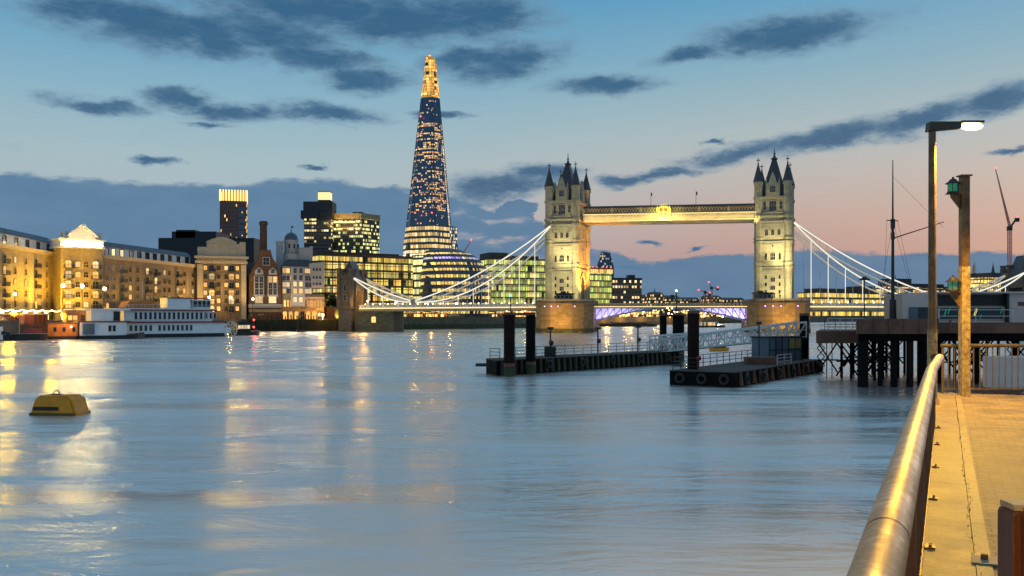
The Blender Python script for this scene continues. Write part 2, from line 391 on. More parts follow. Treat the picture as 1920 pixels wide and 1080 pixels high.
# ------------------------------------------------------------------ promenade in the foreground (local x: across, from the rail; local y: along the rail)
PZ = 3.93
PA = math.atan(.472)
def pav_mat():
    m, N, b = newmat('brick_paving')
    co = N.node('ShaderNodeTexCoord').outputs['Object']
    _, wc = N.noise(co, 1.2, 3); wv = N.node('ShaderNodeVectorMath', operation='ADD', ins={0: co, 1: N.node('ShaderNodeVectorMath', operation='SCALE', ins={0: wc, 'Scale': .05}).outputs[0]}).outputs[0]
    bt = N.node('ShaderNodeTexBrick'); N.put(bt.inputs['Vector'], N.mapping(wv, rot=(0,0,0)))
    bt.inputs['Scale'].default_value = 1; bt.inputs['Brick Width'].default_value = .21; bt.inputs['Row Height'].default_value = .105; bt.inputs['Mortar Size'].default_value = .006
    bt.inputs['Color1'].default_value = (.16,.12,.06,1); bt.inputs['Color2'].default_value = (.25,.19,.10,1); bt.inputs['Mortar'].default_value = (.12,.092,.048,1)
    f, _ = N.noise(co, .9, 6, .65); g, _ = N.noise(co, 14, 4, .6)
    k = N.math('ADD', N.math('ADD', N.math('MULTIPLY', N.smooth(f, .3, .7), .85), N.math('MULTIPLY', g, .6)), .28)
    N.put(b.inputs['Base Color'], N.mix(1.0, bt.outputs[0], N.node('ShaderNodeCombineXYZ', ins={0: k, 1: k, 2: k}).outputs[0], 'MULTIPLY'))
    N.put(b.inputs['Roughness'], N.math('ADD', .52, N.math('MULTIPLY', f, .35)))
    h = N.math('ADD', N.math('MULTIPLY', bt.outputs['Fac'], -1), N.math('MULTIPLY', g, .5))
    N.put(b.inputs['Normal'], N.node('ShaderNodeBump', ins={'Strength': .7, 'Distance': .005, 'Height': h}).outputs[0])
    return m
def coping_mat(name, c, sp):
    m, N, b = newmat(name)
    co = N.node('ShaderNodeTexCoord').outputs['Object']; s = N.node('ShaderNodeSeparateXYZ', ins={0: co})
    fr = N.math('FRACT', N.math('DIVIDE', s.outputs[1], sp)); joint = N.math('LESS_THAN', fr, .012)
    f, _ = N.noise(co, 1.6, 6, .65); g, _ = N.noise(co, 40, 5, .7); v, _ = N.noise(co, 9, 5, .7)
    k = N.math('ADD', N.math('ADD', N.math('MULTIPLY', f, .8), N.math('MULTIPLY', v, .4)), N.math('MULTIPLY', g, .45))
    colr = N.mix(N.smooth(k, .55, 1.05), tuple(x*.42 for x in c)+(1,), tuple(min(1,x*1.25) for x in c)+(1,))
    N.put(b.inputs['Base Color'], N.mix(N.math('MULTIPLY', joint, .8), colr, (.05,.045,.03,1)))
    N.put(b.inputs['Roughness'], N.math('ADD', .42, N.math('MULTIPLY', f, .35)))
    N.put(b.inputs['Normal'], N.node('ShaderNodeBump', ins={'Strength': .6, 'Distance': .012, 'Height': N.math('SUBTRACT', k, N.math('MULTIPLY', joint, .8))}).outputs[0])
    return m
# promenade frame: origin below the rail line at d = 0
PO = (-.18, 0, PZ)
CA, SA = math.cos(PA), math.sin(PA)
def pl(a, s, z=0):   # a metres to the right of the rail, s metres along it -> world
    return (PO[0] + a*CA + s*SA, PO[1] - a*SA + s*CA, PZ + z)
def prom(name, a0, a1, s0, s1, z0, z1, m):
    g = MB(); g.box(a0, a1, s0, s1, z0, z1); return structure(g.build(name, m, None, PO, -PA))
prom('promenade_paving', .46, 26, -8, 23.6, -5.5, 0, pav_mat())
prom('kerb_stone', .355, .458, -8, 23.6, -1, .012, coping_mat('kerb_granite', (.28,.22,.10), 1.1))
prom('coping_stone', -.28, .350, -8, 23.6, -.35, .010, coping_mat('coping_granite', (.26,.20,.09), 1.35))
g = MB(); g.box(-.20, .458, -8, 23.55, -5.5, -.35); structure(g.build('quay_wall', M['riverwall'], None, PO, -PA))
# weeds in the joint
g = MB()
for i in range(260):
    s = random.uniform(3.5, 19); a = .352 + random.gauss(0, .008) + (.02 * math.sin(s*2))
    h = random.uniform(.008, .035); x = random.uniform(-.02, .02)
    g.quad((a, s, .0), (a+.012, s+.01, .0), (a+x, s+.02, h))
gr = g.build('weeds', mat('moss_weeds', (.22,.20,.04), .9), None, PO, -PA); gr['kind'] = 'stuff'

# ------------------------------------------------------------------ facade helper: a building front standing on A-B (A at the left as seen from the river)
class Fac:
    def __init__(s, name, label, cat, A, B, z0=4.6, group=None):
        s.A = Vector((X(*A), A[1])); s.B = Vector((X(*B), B[1])); d = s.B - s.A; s.w = d.length; s.u = d / s.w; s.z0 = z0
        s.root = thing(name, label, cat, (s.A.x, s.A.y, z0), math.atan2(d.y, d.x), group)
    def lx(s, px, off=0):                # where the sight line at px meets the front (or a plane set back by off)
        k = (px - 960) / F; n = Vector((-s.u.y, s.u.x)); a = s.A + n * off
        return (k * a.y - a.x) / (s.u.x - k * s.u.y)
    def d(s, px, off=0):
        n = Vector((-s.u.y, s.u.x)); return s.A.y + n.y * off + s.u.y * s.lx(px, off)
    def z(s, px, py, off=0): return Z(py, s.d(px, off)) - s.z0
_wm = {}
def win_mesh(w, h, kind='sq', lit=0, fr='trim', bars=(1,1), th=.16):
    key = (round(w,2), round(h,2), kind, lit, fr, bars)
    if key in _wm: return _wm[key]
    g = MB(); a, t = w/2, min(.22, w*.13)
    def out(a, h0, h1):
        if kind == 'arch':
            n = 6; return [(-a, h0), (a, h0)] + [(a*math.cos(math.pi*j/n), h1 - a*.55 + a*.55*math.sin(math.pi*j/n)) for j in range(n+1)]
        return [(-a, h0), (a, h0), (a, h1), (-a, h1)]
    g.k = 1; g.xz(out(a, 0, h), -.02, .05)
    g.k = 0
    o, i = out(a + t, -t, h + t), out(a, 0, h)
    n = len(o)
    for j in range(n):
        q = (j+1) % n
        g.hexa([(i[j][0], .02, i[j][1]), (i[q][0], .02, i[q][1]), (o[q][0], .02, o[q][1]), (o[j][0], .02, o[j][1])],
               [(i[j][0], -th, i[j][1]), (i[q][0], -th, i[q][1]), (o[q][0], -th, o[q][1]), (o[j][0], -th, o[j][1])])
    for k in range(bars[0]): x = -a + w*(k+1)/(bars[0]+1); g.box(x-.035, x+.035, -.06, -.021, 0, h*.97)
    for k in range(bars[1]): z = h*(k+1)/(bars[1]+1); g.box(-a, a, -.05, -.022, z-.035, z+.035)
    me = g.mesh('window', [M[fr], M[['glass','litwin','litwin2'][lit]]]); _wm[key] = me; return me
def win(root, x, z, w=1.2, h=1.6, kind='arch', lit=None, fr='trim', bars=(1,1), p=.22, y=-.012, name='window', rz=0):
    lit = (random.random() < p) * random.choice((1,1,2)) if lit is None else lit
    return put(name, win_mesh(w, h, kind, lit, fr, bars), root, (x, y, z - h/2), rz)
def balcony_mesh(w=2.8, dp=1.1):
    g = MB(); g.box(-w/2, w/2, -dp, -.011, -.12, 0)
    for k in range(13): x = -w/2 + w*k/12; g.box(x-.025, x+.025, -dp, -dp+.05, 0, 1.0)
    for k in range(1, 5): y = -dp + dp*k/5; g.box(-w/2, -w/2+.05, y-.02, y+.02, 0, 1); g.box(w/2-.05, w/2, y-.02, y+.02, 0, 1)
    g.box(-w/2, w/2, -dp-.03, -dp+.07, 1.0, 1.09)
    return g.mesh('balcony', M['darkmetal'])
BALC = balcony_mesh()

# ================================================================== THE BRIDGE
BR = thing('bascule_bridge', 'floodlit Gothic stone twin-towered bridge with high walkways and white suspension chains', 'bridge', (20.6, 338, 0), R(-9))
TX = 73.5
TWR = R(-11)
HX, HY, TR = 4.95, 7.2, 1.45
tower_win = {}
def bridge_tower(x0):
    t = put('tower', None, BR, (x0, 0, 0), TWR)
    P = 11.0
    g = MB()                                                       # shaft in stages
    fx, fy = HX + .35, HY + .35
    g.box(-fx, fx, -fy, fy, P, 47.0)
    g.box(-fx+1.3, fx-1.3, -fy-.35, fy+.35, P, 21.9)               # projecting centre panels
    g.box(-fx+1.3, fx-1.3, -fy-.25, fy+.25, 24.6, 31.0)
    g.box(-fx+1.1, fx-1.1, -fy-.45, fy+.45, 33.1, 37.9)
    for sx in (-1, 1):
        g.box(sx*fx - .4, sx*fx + .4, -3.9, 3.9, 24.6, 37.9)
    g.build('shaft', M['stone'], t)
    for sx in (-1, 1):                                             # road arch on each shore face
        g = MB()
        pts = [(-3.4, 11.05), (3.4, 11.05), (3.4, 17.2), (2.6, 19.4), (0, 21.6), (-2.6, 19.4), (-3.4, 17.2)]
        a, b = (fx+.012, fx+.05) if sx > 0 else (-fx-.05, -fx-.012)
        g.hexa([(a, p, z) for p, z in pts], [(b, p, z) for p, z in pts])
        g.build('road_arch', M['black'], t)
    for sx in (-1, 1):
        g = MB(); pts = [(3.4, 11.05), (3.4, 17.2), (2.6, 19.4), (0, 21.6), (-2.6, 19.4), (-3.4, 17.2), (-3.4, 11.05)]
        for (p, z), (q, zz) in zip(pts, pts[1:]): g.bar((sx*(fx+.2), p, z), (sx*(fx+.2), q, zz), .7, .5)
        g.build('arch_moulding', M['trim'], t)
                                                                   # string courses and the cornice
    for z0, z1, o in ((11.0, 12.0, .45), (22.2, 22.8, .35), (23.9, 24.5, .4), (31.2, 31.8, .35), (32.5, 33.1, .4), (38.0, 38.8, .6), (40.0, 40.7, .75), (46.6, 47.4, .55)):
        g = MB(); g.box(-fx-o, fx+o, -fy-o, fy+o, z0, z1); g.build('string_course', M['trim'], t)
    g = MB()                                                       # corbels under the balcony, battlements, blind arcading
    for k in range(11):
        x = -4.2 + .84*k; g.box(x-.16, x+.16, -fy-.7, -fy, 37.2, 38.0)
    for k in range(9):
        x = -3.2 + .8*k; g.box(x-.12, x+.12, -fy-.62, -fy-.4, 36.1, 36.9)
    for k in range(9):
        y = -5.6 + 1.4*k; g.box(fx, fx+.5, y-.25, y+.25, 37.2, 38.0)
    g.build('corbel_row', M['trim'], t)
    g = MB()
    for k in range(13):
        x = -4.8 + .8*k; g.box(x-.07, x+.07, -fy-.72, -fy-.6, 40.7, 41.5)
    g.box(-fx-.3, fx+.3, -fy-.75, -fy-.57, 41.5, 41.7)
    g.build('balcony_rail', M['granite'], t)
    for sx in (-1, 1):
        for sy in (-1, 1):
            c = (sx*HX, sy*HY)
            g = MB()
            g.frus(c, TR, TR, P, 52.4)
            for z0, z1, r in ((22.2,22.9,1.72),(23.8,24.5,1.75),(31.2,31.9,1.7),(32.4,33.1,1.75),(38.0,38.9,1.8),(40,40.8,1.9),(46.6,47.5,1.75),(51.6,52.6,1.75)): g.frus(c, r, r, z0, z1)
            g.build('turret', M['stone'], t)
            g = MB(); g.frus(c, 1.85, .16, 52.6, 59.0); g.frus(c, .16, .1, 59, 61.2, 6); g.box(c[0]-.6, c[0]+.6, c[1]-.1, c[1]+.1, 60.1, 60.4); g.frus(c, .3, .3, 58.8, 59.1)
            g.build('turret_spire', M['slate'], t)
    g = MB()
    r0 = [(-4.6,-6),(4.6,-6),(4.6,6),(-4.6,6)]; r1 = [(-.7,-.8),(.7,-.8),(.7,.8),(-.7,.8)]
    g.prism(r0, 47.0, 61.4, r1); g.prism([(p[0]*1.5, p[1]*1.5) for p in r1], 61.4, 61.8); g.frus((0,0), .62, .3, 61.8, 63.0, 8)
    g.frus((0,0), .22, .08, 63.0, 65.6, 6); g.sphere((0,0,63.5), .4, 8)
    g.build('roof', M['slate'], t)
    for sy in (-1, 1):                                             # gabled dormers front and back, smaller ones at the sides
        g = MB()
        pts = [(-2.0, 47), (2.0, 47), (2.0, 51.6), (1.3, 52.2), (.75, 54.2), (0, 55.9), (-.75, 54.2), (-1.3, 52.2), (-2.0, 51.6)]
        g.xz(pts, sy*(fy+.2) - .5, sy*(fy+.2) + .5)
        g.box(-1.8, 1.8, min(sy*(fy-.3), sy*3), max(sy*(fy-.3), sy*3), 47, 51.4)
        for sx in (-1, 1): g.frus((sx*2.15, sy*(fy+.2)), .3, .3, 47, 52.3, 6); g.frus((sx*2.15, sy*(fy+.2)), .34, .02, 52.3, 54.1, 6)
        g.build('gable', M['stone'], t)
    for sx in (-1, 1):
        g = MB(); pts = [(-2.2, 47), (2.2, 47), (2.2, 51.2), (1.3, 52.4), (0, 55.2), (-1.3, 52.4), (-2.2, 51.2)]
        a, b = sx*(fx) - .45, sx*(fx) + .45
        g.hexa([(a, p, z) for p, z in pts], [(b, p, z) for p, z in pts]); g.build('gable', M['stone'], t)
    y = -fy
    def W_(x, z, w, h, kind='arch', yy=y, bars=(1,1), lit=0): win(t, x, z, w, h, kind, lit, 'trim', bars, y=yy - .012)
    for z in (12.9, 15.6, 18.4): W_(0, z, 1.5, 1.5 if z > 13 else 1.9, 'sq', y-.35, (2,0))
    for z in (14.2, 16.8, 19.3):
        for x in (-2.3, 2.3): W_(x, z, .65, 1.3, 'arch', y-.35, (0,0))
    for x in (-2.4, 2.4): W_(x, 12.6, .7, 1.3, 'arch', y-.35, (0,0))
    W_(0, 26.5, 1.6, 2.4, 'arch', y-.25, (2,1))
    for x in (-2.3, 2.3): W_(x, 26.4, .75, 2.2, 'arch', y-.25, (0,0))
    W_(0, 30.1, .4, .6, 'arch', y-.25, (0,0))
    for x in (-2.1, 0, 2.1): W_(x, 34.8, .95, 1.9, 'arch', y-.45, (1,0))
    W_(0, 44.0, 2.3, 3.4, 'sq', y, (2,1))
    for x in (-2.7, 2.7): W_(x, 44.2, .8, 2.6, 'arch', y, (0,1))
    W_(0, 49.8, 1.7, 2.0, 'sq', y-.7, (2,1))
    for yy in (-4.6, 4.6):
        for z in (27.5, 35.2): win(t, fx + .012, z, .9, 2.2, 'arch', 0, 'trim', (0,1), y=yy, rz=R(90))
    win(t, fx + .42, 28, 1.8, 3.4, 'arch', 0, 'trim', (2,1), y=0, rz=R(90)); win(t, fx + .42, 35.4, 1.5, 2.6, 'arch', 0, 'trim', (2,1), y=0, rz=R(90))
    # pier
    g = MB()
    pts = [(-10,-14),(-7.4,-20),(-3.6,-24),(0,-25.2),(3.6,-24),(7.4,-20),(10,-14),(10,16),(7.4,22),(0,27),(-7.4,22),(-10,16)]
    sc_ = lambda k: [(p[0]*k, p[1]*k) for p in pts]
    g.prism(sc_(1.01), -3, 9.6, sc_(1.0)); g.prism(sc_(1.03), 9.6, 10.2); g.prism(sc_(1.0), 10.2, 11.0)
    g.prism([(-7,-23.2),(0,-26.6),(7,-23.2),(7,-14),(-7,-14)], -3, 4.9, [(-5.5,-20),(0,-22),(5.5,-20),(5.5,-14),(-5.5,-14)])
    pr = g.build('pier', M['pier'], BR, (x0, 0, 0))
    g = MB(); g.prism(sc_(1.02), -3, 1.5, sc_(1.016)); g.build('weed_band', M['weed'], pr)
    g = MB()
    for k in range(12):
        a, b = pts[k], pts[(k+1) % 12]
        n = 5
        for j in range(n):
            f0, f1 = j/n, (j+.7)/n
            pa = Vector((a[0]+(b[0]-a[0])*f0, a[1]+(b[1]-a[1])*f0, 11.3)) ; pb = Vector((a[0]+(b[0]-a[0])*f1, a[1]+(b[1]-a[1])*f1, 11.3))
            g.bar(pa, pb, .3, .55)
    g.build('parapet', M['granite'], BR, (x0, 0, 0))
    for k, px in enumerate((-5.8, -3.4, -1.0, 4.6)):               # violet marker lamps round the cutwater
        yy = -22.6 - 2.2*(1 - abs(px)/6)
        g = MB(); g.sphere((0,0,0), .2, 8); g.build('marker_lamp', M['violet'], BR, (x0 + px, yy - .9, 9.1))
    g = MB(); cx = -6.0 if x0 > 1 else .6
    g.box(cx-3, cx+3, -18.2, -14.5, 11.0, 13.4); g.box(cx-3.4, cx+3.4, -18.7, -14.2, 13.4, 13.75); g.box(cx-1.5, cx+.2, -17, -15.5, 13.75, 14.4)
    cb = g.build('control_cabin', M['darkmetal'], BR, (x0, 0, 0))
    for k in range(4): put('window', win_mesh(1.0, 1.0, 'sq', 0, 'granite', (0,0)), cb, (cx - 2.2 + 1.45*k, -18.22, 11.9))
    # floodlights on the pier
    for sx in ((-6.2, 6.2) if x0 < 1 else (-1.2, 6.2)):
        for pw, tz, an in ((44000, 32, 38), (9000, 18.5, 90)):
            o = lamp('floodlight', 'SPOT', (x0 + sx, -19, 11.9), pw, (1, .87, .40), BR, .4, None, angle=an, blend=1)
            o.rotation_euler = (Vector((sx, -19, 11.9)) - Vector((-sx*.15, -7.4, tz))).to_track_quat('Z', 'Y').to_euler()
    return t
bridge_tower(0); bridge_tower(TX)
# lamps on the shore faces: warm light on the inner side of the south tower and the deck
o = lamp('floodlight', 'SPOT', (10.6, -9, 12.2), 80000, (1, .42, .05), BR, .4, None, angle=100); o.rotation_euler = (Vector((10.6,-9,12.2)) - Vector((5.2,-1,30))).to_track_quat('Z','Y').to_euler()
o = lamp('floodlight', 'SPOT', (TX+10.6, -9, 12.2), 6000, (1, .6, .2), BR, .4, None, angle=70); o.rotation_euler = (Vector((10.6,-9,12.2)) - Vector((5.2,-1,30))).to_track_quat('Z','Y').to_euler()
for x0 in (0, TX):
    for sx in (-5, 5):
        o = lamp('pier_light', 'SPOT', (x0+sx, -34, 3.0), 7000, (1, .54, .10), BR, .5, None, angle=100); o.rotation_euler = (Vector((0,-34,3)) - Vector((0,-20,5.5))).to_track_quat('Z','Y').to_euler()
    for yy in (-8.6,): lamp('upper_light', 'SPOT', (x0, -9.6, 41.2), 110, (.95, .82, .40), BR, .3, None, angle=120).rotation_euler = (Vector((0,-9.6,41.2)) - Vector((0,-7.4,46))).to_track_quat('Z','Y').to_euler()

o = lamp('violet_light', 'SPOT', (16, -12, 5), 2600, (.42,.25,1), BR, .3, None, angle=70); o.rotation_euler = (Vector((16,-12,5)) - Vector((10,-6,4.5))).to_track_quat('Z','Y').to_euler()
# high walkways
for sy in (-1, 1):
    yc = sy*5.2; x0, x1 = HX + 1.2, TX - HX - 1.2
    wk = put('walkway', None, BR, (0, yc, 0))
    g = MB(); g.box(x0, x1, -1.7, 1.7, 40.0, 41.9); g.box(x0, x1, -1.9, 1.9, 39.6, 40.0); g.box(x0, x1, -1.9, 1.9, 41.9, 42.3)
    g.build('lower_girder', M['deckside'], wk)
    g = MB(); g.box(x0, x1, -1.5, 1.5, 42.3, 44.4); g.build('corridor', M['rust'], wk)
    g = MB(); g.box(x0, x1, -1.95, 1.95, 44.4, 44.9); g.prism([(x0,-1.8),(x1,-1.8),(x1,1.8),(x0,1.8)], 44.9, 45.3, [(x0,-.4),(x1,-.4),(x1,.4),(x0,.4)]); g.build('roof', M['darkmetal'], wk)
    g = MB(); n = 60
    for k in range(n):
        a, b = x0 + (x1-x0)*k/n, x0 + (x1-x0)*(k+1)/n
        for s2 in (-1, 1): g.bar((a, s2*1.62, 42.3), (b, s2*1.62, 44.4), .1, .2); g.bar((b, s2*1.62, 42.3), (a, s2*1.62, 44.4), .1, .2)
    for k in range(0, 7): x = x0 + (x1-x0)*k/6; g.box(x-.35, x+.35, -1.8, 1.8, 42.3, 44.6)
    g.build('lattice', M['deckside'], wk)
    g = MB(); g.box(x0, x1, -1.99, -1.92, 42.0, 42.22); g.build('light_strip', M['stripw'], wk)
    if sy < 0:
        for k in range(8):
            x = x0 + (x1-x0)*(k+.5)/8
            o = lamp('walkway_light', 'AREA', (x, -3.3, 38.9), 420, (1, .76, .28), wk, aim=None, size=(7, .3)); o.rotation_euler = (Vector((0,-3.3,38.9)) - Vector((0,-1.6,41.2))).to_track_quat('Z','Y').to_euler()
        mx = (x0+x1)/2 - 2.2
        for fx_ in (mx-4.4, mx+11.4):
            g = MB(); g.tube((fx_,0,45), (fx_,0,50.2), .07); g.build('flagpole', M['darkmetal'], wk)
            g = MB(); g.box(fx_, fx_+.5, -.02, .02, 48.6, 49.8); g.build('flag', M['redpaint'], wk)
        # gilt coat of arms: shield, crown, supporters
        g = MB()
        sh = [(-1.7,44.2),(-1.8,42.4),(-1.1,40.8),(0,40.0),(1.1,40.8),(1.8,42.4),(1.7,44.2)]
        g.xz(sh, -2.3, -2.02)
        g.k = 1
        g.xz([(-1.35,43.9),(-1.4,42.5),(-.8,41.2),(0,40.6),(.8,41.2),(1.4,42.5),(1.35,43.9)], -2.36, -2.29)
        g.k = 0; g.box(-.2,.2,-2.42,-2.3,40.8,43.8); g.box(-1.3,1.3,-2.42,-2.3,42.3,42.7)
        for k in range(5): xx = -1.2 + .6*k; g.xz([(xx-.3,44.2),(xx+.3,44.2),(xx+.12,45.0),(xx,45.7 if k%2==0 else 45.2),(xx-.12,45.0)], -2.3, -2.06)
        for s2 in (-1,1):
            g.xz([(s2*1.9-.5,40.2),(s2*1.9+.5,40.2),(s2*2.3+.3,42.2),(s2*2.2+.4,43.8),(s2*2.1,44.9),(s2*2.2-.4,43.6),(s2*1.9-.2,42.0)], -2.25, -2.03)
        g.build('coat_of_arms', [M['gold'], M['redpaint']], wk, (mx, 0, 0))
        o = lamp('crest_light', 'AREA', (mx, -5.2, 40.2), 1500, (.95, 1, .22), wk, aim=None, size=(2.5, .4)); o.rotation_euler = (Vector((0,-5.2,40.2)) - Vector((0,-2.1,42.8))).to_track_quat('Z','Y').to_euler()

# decks (side spans), bascules, suspension chains
def side_span(sg, xt):
    f = lambda s: xt + sg*s
    s0, s1 = 10.4, 77
    zz = lambda s: 9.35 - .4*max(0, s-10)/70
    g = MB()
    g.hexa([(f(s0),-8.6,zz(s0)-1.5),(f(s1),-8.6,zz(s1)-1.5),(f(s1),8.6,zz(s1)-1.5),(f(s0),8.6,zz(s0)-1.5)][::int(sg)], [(f(s0),-8.6,zz(s0)-.3),(f(s1),-8.6,zz(s1)-.3),(f(s1),8.6,zz(s1)-.3),(f(s0),8.6,zz(s0)-.3)][::int(sg)])
    g.build('deck', M['deckside'], BR)
    for sy in (-1, 1):
        g = MB()
        for k in range(58):
            s = s0 + (s1-s0)*(k+.5)/58; g.box(f(s)-.42, f(s)+.42, sy*8.5-.09, sy*8.5+.09, zz(s)-.26, zz(s)+.72)
        g.bar((f(s0), sy*8.5, zz(s0)+.84), (f(s1), sy*8.5, zz(s1)+.84), .3, .22)
        g.build('parapet', M['steelwhite'], BR)
    g = MB(); g.bar((f(s0),-8.72,zz(s0)-.36),(f(s1),-8.72,zz(s1)-.36), .12, .34); g.build('light_strip', M['stripw'], BR)
    gm = MB(); gm.sphere((0,0,0), .22, 8); gme = gm.mesh('parapet_lamp', M['globe'])
    for k in range(23):
        s = s0 + 1.5 + 2.85*k; put('parapet_lamp', gme, BR, (f(s), -8.5, zz(s)+1.18))
    zc = lambda t, sag, za, zb: za + (zb-za)*t - sag*4*t*(1-t)
    def chain(sy, sa, sb, za, zb, sagu, sagl):
        ch = put('chain', None, BR, (0, sy*8.0, 0)); n = 24
        pu = [(f(sa+(sb-sa)*k/n), 0, zc(k/n, sagu, za, zb)) for k in range(n+1)]; pq = [(f(sa+(sb-sa)*k/n), 0, zc(k/n, sagl, za-.2, zb-.2)) for k in range(n+1)]
        for nm, pp in (('upper_chord', pu), ('lower_chord', pq)):
            g = MB()
            for a, b in zip(pp, pp[1:]): g.bar(a, b, .5, .6)
            g.build(nm, M['steelwhite'], ch)
            g = MB()
            for a, b in zip(pp, pp[1:]): g.bar((a[0],-.3,a[2]), (b[0],-.3,b[2]), .1, .34)
            g.build('light_strip', M['strip'] if sy < 0 else M['stripdim'], ch)
        g = MB()
        for k in range(1, n):
            g.bar(pu[k], pq[k], .12, .12)
            if k % 2: g.bar(pu[k], pq[k+1], .1, .1)
            else: g.bar(pq[k], pu[k+1], .1, .1)
        g.build('lattice', M['steelwhite'], ch)
        L = abs(sb-sa); m = int(L/5.6)
        for k in range(1, m):
            t = k/m; s = sa+(sb-sa)*t; g = MB(); g.tube((f(s),0,zz(s)+.2), (f(s),0,zc(t,sagl,za-.2,zb-.2)), .11, 6)
            g.build('hanger', M['strip'] if sy < 0 else M['steelwhite'], ch)
    for sy in (-1, 1):
        chain(sy, 5.6, 56.5, 38.2, 11.2, 3.0, 7.6)
        chain(sy, 56.5, 79.5, 11.2, 20.2, .7, 2.6)
        g = MB(); x = f(56.5); g.box(x-.9, x+.9, sy*8.0-.5, sy*8.0+.5, 8.2, 11.9); g.build('chain_link_post', M['deckside'], BR)
side_span(-1, 0); side_span(1, TX)
g = MB()
g.box(HX+5.1, TX-HX-5.1, -7.8, 7.8, 8.95, 9.25); g.build('bascule_deck', M['deckside'], BR)
for sg, xa in ((1, 10.2), (-1, TX-10.2)):
    bl = put('bascule_leaf', None, BR)
    L = TX/2 - 10.2; n = 11
    bot = lambda u: 8.5 - 4.2*(1-u)**1.7
    for sy in (-1, 1):
        g = MB()
        for k in range(n):
            a, b = k/n, (k+1)/n; xa_, xb_ = xa+sg*L*a, xa+sg*L*b
            g.bar((xa_, sy*7.5, bot(a)), (xb_, sy*7.5, bot(b)), .35, .4); g.bar((xa_, sy*7.5, 8.75), (xb_, sy*7.5, 8.75), .35, .4)
            g.bar((xa_, sy*7.5, bot(a)), (xb_, sy*7.5, 8.7), .2, .28); g.bar((xb_, sy*7.5, bot(b)), (xb_, sy*7.5, 8.7), .2, .24)
        g.build('arch_girder', M['steelblue'], bl)
    g = MB()
    for k in range(n):
        a, b = k/n, (k+1)/n; xa_, xb_ = xa+sg*L*a, xa+sg*L*b
        p = [(xa_, bot(a)+.1), (xb_, bot(b)+.1), (xb_, 8.6), (xa_, 8.6)]
        g.hexa([(x, 0, z) for x, z in p], [(x, .1, z) for x, z in p])
    g.build('web_plate', M['steelwhite'], bl)
    for fr in (.12, .4):
        lamp('violet_light', 'AREA', (xa+sg*L*fr, -4, 4.4), 900 if sg < 0 else 700, (.5, .42, 1), bl, size=(6,2)).rotation_euler = (Vector((0,-4,4.4)) - Vector((0,-.2,7.2))).to_track_quat('Z','Y').to_euler()
for sy in (-1, 1):
    g = MB(); n = 40; xa, xb = 10.1, TX-10.1
    for k in range(n):
        x = xa + (xb-xa)*(k+.5)/n; g.box(x-.48, x+.48, sy*7.9-.06, sy*7.9+.06, 9.27, 10.2)
    g.bar((xa, sy*7.9, 10.3), (xb, sy*7.9, 10.3), .25, .2); g.build('parapet', M['deckside'], BR)
g = MB(); g.box(10.1, TX-10.1, -7.92, -7.82, 9.0, 9.24); g.build('light_strip', M['stripw'], BR)
gm = MB(); gm.tube((0,0,-.9),(0,0,0), .06); gm.k = 1; gm.sphere((0,0,.2), .26, 8); me = gm.mesh('deck_lamp', [M['darkmetal'], M['globe']])
put('deck_lamp', me, BR, (TX/2-.8, -8.2, 8.4)); put('deck_lamp', me, BR, (TX/2+.8, -8.2, 8.4))
# shore towers
for xx, sg in ((-82.5, -1), (TX+82.5, 1)):
    st = put('shore_tower', None, BR, (xx, 0, 0), R(4))
    for sy in (-1, 1):
        g = MB(); yc = sy*8.2
        g.box(-2.4, 2.4, yc-2.6, yc+2.6, -2, 20.5); g.box(-2.8, 2.8, yc-3, yc+3, 8.4, 9.2); g.box(-2.9, 2.9, yc-3.1, yc+3.1, 19.8, 20.8)
        for k in range(5):
            x = -2.4 + 1.2*k; g.box(x-.35, x+.35, yc-3, yc-2.5, 20.8, 21.9); g.box(x-.35, x+.35, yc+2.5, yc+3, 20.8, 21.9)
        for sx in (-1, 1):
            for s2 in (-1, 1): g.frus((sx*2.3, yc+s2*2.5), .8, .8, 9.2, 23.4); g.frus((sx*2.3, yc+s2*2.5), .95, 1.05, 22.6, 23.5)
        g.build('shaft', M['darkgranite'], st)
        for z in (12.5, 16.2): put('window', win_mesh(1.0, 2.0, 'arch', 0, 'trim', (0,1)), st, (0, yc-2.62, z-1))
    g = MB(); g.box(-2.6, 2.6, -5.6, 5.6, 15.5, 20.2); g.prism([(-2.9,-5.6),(2.9,-5.6),(2.9,5.6),(-2.9,5.6)], 20.2, 26.5, [(-.2,-5.4),(.2,-5.4),(.2,5.4),(-.2,5.4)]); g.build('gatehouse_roof', M['slate'], st)
    if sg < 0:
        g = MB(); g.box(3.4, 18, -9.4, 9.2, -2, 7.6); g.box(3.4, 18, -9.7, 9.2, 7.0, 7.6); g.build('abutment', M['riverwall'], st)
        put('window', win_mesh(1.6, 2.2, 'arch', 1, 'trim', (1,1)), st, (10.5, -9.42, 3.4))
        lamp('shore_light', 'POINT', (4.6, -1.5, 13.5), 3600, (1, .5, .1), st, .4)
        lamp('shore_light', 'POINT', (4.2, -13, 10.5), 500, (1, .55, .15), st, .4)

